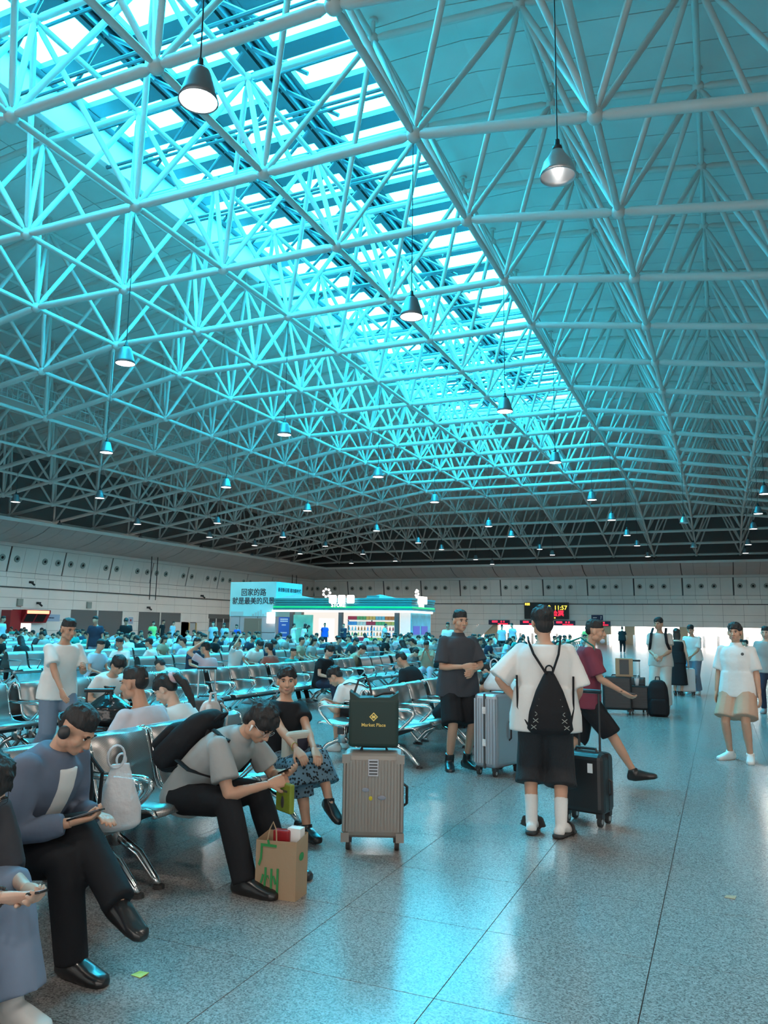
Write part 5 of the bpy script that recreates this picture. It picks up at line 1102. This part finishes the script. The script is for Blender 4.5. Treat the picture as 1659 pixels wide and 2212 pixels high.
hb = thing('handbag', 'pale blue handbag on the arm of the woman in black dress', 'bag', world_pt(loc, rz, (-.26, .02, .82)), rz); mat('bag_pale', (.45, .55, .62), .5); rbox('bag_body', .12, .28, .26, -.15, 'bag_pale', hb, .03); MB().tube([(0, -.1, .1), (0, -.06, .26), (0, .06, .26), (0, .1, .1)], .010, 6).build('bag_handle', 'bag_pale', hb)
loc, rz = (-.62, 20.1, 0), face_dir(-.4, -1)
g = figure(1.66, None, (4, 8), 0, 0, (4, 14, 0), hands={'R': (.08, .26, .88), 'L': (-.05, .26, .88)}, curl=(.8, .8)); person(g, 'man in white tee and faded grey jeans bending slightly over a white suitcase', loc, rz, 'skin_a', 'short', top='white', topk=dict(sleeve=.8, loose=.022, hem=-.07, sl=.026), low='jeans', lowk=dict(length=1.95, loose=.03, flare=.02), shoes='shoe_white', lod='mid')
# left aisle walker
loc, rz = (-6.27, 6.08, 0), face_dir(1, -.25)
g = figure(1.565, None, (4, 10), 0, 0, (0, 14, 0), hands={'R': (.16, .36, .82), 'L': (-.1, .30, 1.04)}, feet={'R': ((.08, -.22, .12), (0, 1, -.4)), 'L': ((-.08, .24, .08), (0, 1, 0))}, curl=(.5, .8))
t = person(g, 'thin man with receding hair in pale tee and jeans walking between the rows', loc, rz, 'skin_b', 'crop', top='white', topk=dict(sleeve=.72, loose=.018, hem=-.09, sl=.024), low='jeans', lowk=dict(length=1.95, loose=.028, flare=.02), shoes='shoe_grey', lod='near')
# people further back: (label, x, y, facing, height, seated, hair, top, low, extra)
S = dict(lean=(22, 34), head=(0, 34, 0)); U = dict(lean=(4, 8), head=(0, 8, 0)); B_ = dict(lean=(40, 60), head=(0, 38, 0))
mids = [
 ('man in pale grey tee bent over his phone behind a brown black suitcase', -6.95, 7.4, (1, -.25), 1.70, .40, 'bowl', 'white', 'black', S),
 ('man with shaved grey hair in pale blue shirt bent forward in the second row', -7.75, 10.1, (-1, 0), 1.66, .40, 'crop', 'skyblue', 'black', B_),
 ('man in pink shirt resting his head on his hand, black strap on his back', -7.8, 10.8, (-1, 0), 1.68, .40, 'crop', 'pink', 'jeans', dict(lean=(4, 10), head=(0, 5, 0), hands={'L': (-.16, .12, 1.16)}, elbows={'L': (-.6, .6, -.6)})),
 ('man in navy tee with a dark cap and pale sling', -10.4, 13.75, (1, -.1), 1.68, .40, 'crop', 'navy', 'black', U),
 ('man with glasses in white tee turned round in the third row', -11.3, 12.6, (.1, -1), 1.68, .40, 'short', 'white', 'black', U),
 ('woman in white tee with tied hair in the third row', -11.6, 13.9, (-1, -.3), 1.6, .40, 'tied', 'white', 'jeans', U),
 ('girl in sleeveless white top shading her face with her hand', -10.4, 15.3, (1, -.2), 1.6, .40, 'tied', 'white', 'black', dict(lean=(4, 8), head=(0, 6, 0), hands={'R': (.08, .22, 1.18)}, elbows={'R': (.7, .3, -.6)}, girl=True)),
 ('broad man in white tee with a black cross body strap', -10.5, 16.1, (1, -.3), 1.74, .40, 'bowl', 'white', 'black', S),
 ('woman in rust red tee with short hair looking left', -7.8, 12.75, (-1, .1), 1.6, .40, 'short', 'rust', 'black', U),
 ('boy with short hair beside the woman in rust red', -7.8, 13.4, (1, -.3), 1.35, .40, 'crop', 'teal', 'black', U),
 ('woman in black tee with fringe reading her phone, legs crossed, in second row', -6.75, 12.7, (1, -.15), 1.64, .40, 'bowl', 'black', 'navy', dict(lean=(8, 18), head=(0, 28, 0), feet={'R': ((.1, .44, .08), (0, 1, 0)), 'L': ((.08, .62, .32), (.2, 1, -.3))})),
 ('woman in khaki blouse with tied hair looking down', -7.75, 15.9, (1, .1), 1.62, .40, 'tied', 'olive', 'black', S),
 ('man in black polo with cropped hair seen from behind on the reverse seats', -4.05, 10.75, (-1, .25), 1.72, .40, 'crop', 'black', 'black', S),
 ('man in black tee bent forward behind the empty front row seats', -3.12, 9.1, (1, .1), 1.70, .40, 'short', 'black', 'maroon', B_),
 ('man in teal shirt leaning forward before the kiosk rows', -7.7, 18.6, (1, .1), 1.70, .40, 'short', 'skyblue', 'black', B_),
 ('woman with fringe in olive top holding up her phone', -6.7, 18.2, (.2, -1), 1.6, .40, 'tied', 'olive', 'skyblue', dict(lean=(4, 10), head=(0, 24, 0), hands={'R': (.05, .28, .86), 'L': (-.05, .28, .86)})),
 ('man crouched in white shirt behind the silver trunk', -2.9, 11.9, (-1, .2), 1.7, .40, 'short', 'white', 'black', B_),
 ('man in black behind the white carrier bag', -3.1, 11.0, (1, -.2), 1.7, .40, 'short', 'black', 'black', S),
 ('standing man in navy tee with white print and jeans', -16.85, 17.65, (.35, -1), 1.70, None, 'short', 'navy', 'jeans', U),
 ('standing man in pale teal tee at the left end of the rows', -24.5, 20.8, (1, .2), 1.70, None, 'short', 'skyblue', 'black', U),
 ('masked man in black tee looking at his phone before the shutters', -20.6, 23.1, (.6, -1), 1.70, None, 'bowl', 'black', 'black', dict(lean=(2, 8), head=(0, 25, 0), hands={'R': (.06, .28, 1.0), 'L': (-.06, .28, 1.0)})),
 ('masked woman in pale green top walking by the shutters', -26.5, 31.6, (1, -.4), 1.6, None, 'tied', 'lime', 'white', U),
 ('man in black tee standing before the roller shutters', -30.5, 37.2, (1, .1), 1.7, None, 'short', 'black', 'black', U),
 ('woman in teal top with a white bag walking along the shutters', -29.5, 36.9, (1, 0), 1.62, None, 'tied', 'skyblue', 'jeans', U),
 ('man in pale tee with a dark backpack standing by the blue tower', -22.6, 31.4, (.3, -1), 1.62, None, 'crop', 'skyblue', 'black', U),
 ('woman in pale blue top and cream trousers by the blue tower', -22.0, 31.5, (.1, -1), 1.56, None, 'long', 'skyblue', 'beige', U),
 ('person in blue shirt with a dark bag beside the couple at the tower', -21.6, 32.0, (-.2, -1), 1.5, None, 'short', 'blue', 'black', U),
 ('girl in pale top and black shorts pointing to the right', -20.6, 35.6, (.8, .6), 1.58, None, 'tied', 'white', 'white', dict(lean=(0, 2), head=(0, 0, 0), hands={'R': (.1, .62, 1.38)}, elbows={'R': (.3, 0, -1)})),
 ('girl in long pale dress beside the pointing girl', -20.2, 36.0, (.6, .8), 1.58, None, 'long', 'white', 'white', U),
 ('woman with black top and jeans bending at the green poster panel', -23.6, 42.0, (1, .4), 1.6, None, 'long', 'black', 'jeans', S),
 ('man in bright blue tee with a dark cross strap before the kiosk', -22.3, 42.4, (.5, -1), 1.66, None, 'short', 'blue', 'black', U),
 ('man in dark tee with folded arms before the kiosk', -20.9, 42.2, (0, -1), 1.62, None, 'crop', 'navy', 'black', dict(lean=(0, 0), head=(0, 0, 0), hands={'R': (-.05, .2, 1.08), 'L': (.05, .2, 1.06)})),
 ('man with a backpack walking past the kiosk shelves', -18.3, 42.3, (1, .1), 1.66, None, 'short', 'skyblue', 'black', U),
 ('man in white tee with backpack straps behind the man in polo', -9.2, 27.25, (.1, -1), 1.70, None, 'crop', 'white', 'jeans', U),
 ('man in pale teal shirt standing among the gate crowd, left of a pair', -11.1, 42.0, (.5, -1), 1.68, None, 'short', 'skyblue', 'black', U),
 ('man in pale teal shirt standing among the gate crowd, right of a pair', -10.6, 42.6, (-.4, -1), 1.78, None, 'short', 'skyblue', 'black', U),
 ('man in dark jacket with a black backpack facing the gates', -5.6, 50.0, (0, 1), 1.7, None, 'crop', 'black', 'black', U),
 ('slim man in lime top near the gates', -7.3, 47.0, (.2, -1), 1.66, None, 'short', 'lime', 'black', U),
 ('man with cropped hair in grey shirt behind the man in white shirt', .78, 16.2, (-.2, -1), 1.62, None, 'crop', 'grey', 'navy', U),
 ('person in dark top at the right edge behind the man in white shirt', 1.15, 19.5, (-.3, -1), 1.52, None, 'short', 'charcoal', 'black', U),
 ('man in white shirt lounging on seats before the bright gates', .55, 31.0, (1, -.2), 1.7, .40, 'short', 'white', 'jeans', U),
 ('person in grey lounging beside the bright gates with crossed legs', .75, 29.6, (-1, .1), 1.7, .40, 'short', 'grey', 'black', dict(lean=(-8, -4), head=(0, 10, 0), feet={'R': ((.1, .44, .08), (0, 1, 0)), 'L': ((.1, .62, .4), (.2, 1, .3))})),
]
for lb, x, y, fd, H_, seat_, hr, tp, lw, ex in mids:
    d_ = math.hypot(x, y); g = figure(H_*(.94 if seat_ else 1), seat_, **ex)
    person(g, lb, (x, y, 0), face_dir(*fd), ('skin_a', 'skin_b', 'skin_pale')[int(abs(x*7)) % 3], hr, top=tp, low=lw, lod='mid' if d_ < 24 else 'far', lowk=dict(length=1.95), topk=dict(loose=.03), shoes='shoe_grey')
bench((.65, 30.3, 0), FX, 'beam seat by the bright gates under the lounging pair', feet=False)
# ------------------------------------------------------------------ the seated crowd (shared bodies, own clothes)
protos = []
for q, (ex, hr, girl) in enumerate(((dict(lean=(6, 12), head=(6, 22, 0)), 'short', False), (dict(lean=(16, 28), head=(-8, 36, 0)), 'bowl', False), (dict(lean=(4, 8), head=(25, 6, 0)), 'tied', True), (dict(lean=(8, 16), head=(-15, 26, 0)), 'long', True), (dict(lean=(30, 44), head=(0, 40, 0)), 'crop', False))):
    g = figure(1.54 if girl else 1.6, .39, girl=girl, **ex)
    protos.append((hr, rmesh('body', body_pieces(g, 'far'), 'skin_a'), rmesh('hair', hair_pieces(g, 'far', hr), 'hair_black'), rmesh('top', shirt_pieces(g, 'far', loose=.03), CL['white']), rmesh('trousers', legs_pieces(g, 'far', length=1.95, loose=.022), CL['black'])))
pose_w = {'short': 'looking down, short hair', 'bowl': 'bent over a phone, fringe', 'tied': 'upright, hair tied back', 'long': 'with long loose hair', 'crop': 'leaning far forward, cropped hair'}
rc = random.Random(5); taken = [(m_[1], m_[2]) for m_ in mids]; n_c = 0
for (x, y, rz, row) in SEATS_FAR:
    if any(math.hypot(x-a, y-b_) < .75 for a, b_ in taken): continue
    if rc.random() > (.36 if y < 31 else .46): continue
    if n_c >= 290: break
    hr, mb_, mh, mt_, ml_ = protos[rc.randrange(5)]; tp = rc.choice(['white', 'white', 'skyblue', 'black', 'navy', 'black', 'grey', 'charcoal', 'olive', 'skyblue', 'pink', 'teal']); lw = rc.choice(['black', 'navy', 'jeans', 'black', 'beige'])
    zone = 'before the kiosk' if y < 31 else 'near the gates'
    t = thing('person', 'traveller in %s top, %s, row %s %s' % (tp.replace('skyblue', 'pale blue'), pose_w[hr], ('two', 'three', 'four', 'five', 'six', 'seven', 'eight', 'nine', 'ten')[row-1], zone), 'person', (x+rc.uniform(-.03, .03), y+rc.uniform(-.05, .05), 0), rz+rc.uniform(-.12, .12), 'seated travellers in row %d %s' % (row+1, zone))
    t.location.x += .08*(1 if rz == FX else -1)*-1
    inst('body', mb_, t); inst('hair', mh, t)
    for nm, me, c in (('top', mt_, tp), ('trousers', ml_, lw)):
        o = inst(nm, me, t); CROWD = globals().setdefault('CROWD', []); CROWD.append((o, CL[c]))
    n_c += 1
flush()
for o, m_ in CROWD:
    o.material_slots[0].link = 'OBJECT'; o.material_slots[0].material = m_
print('crowd', n_c)
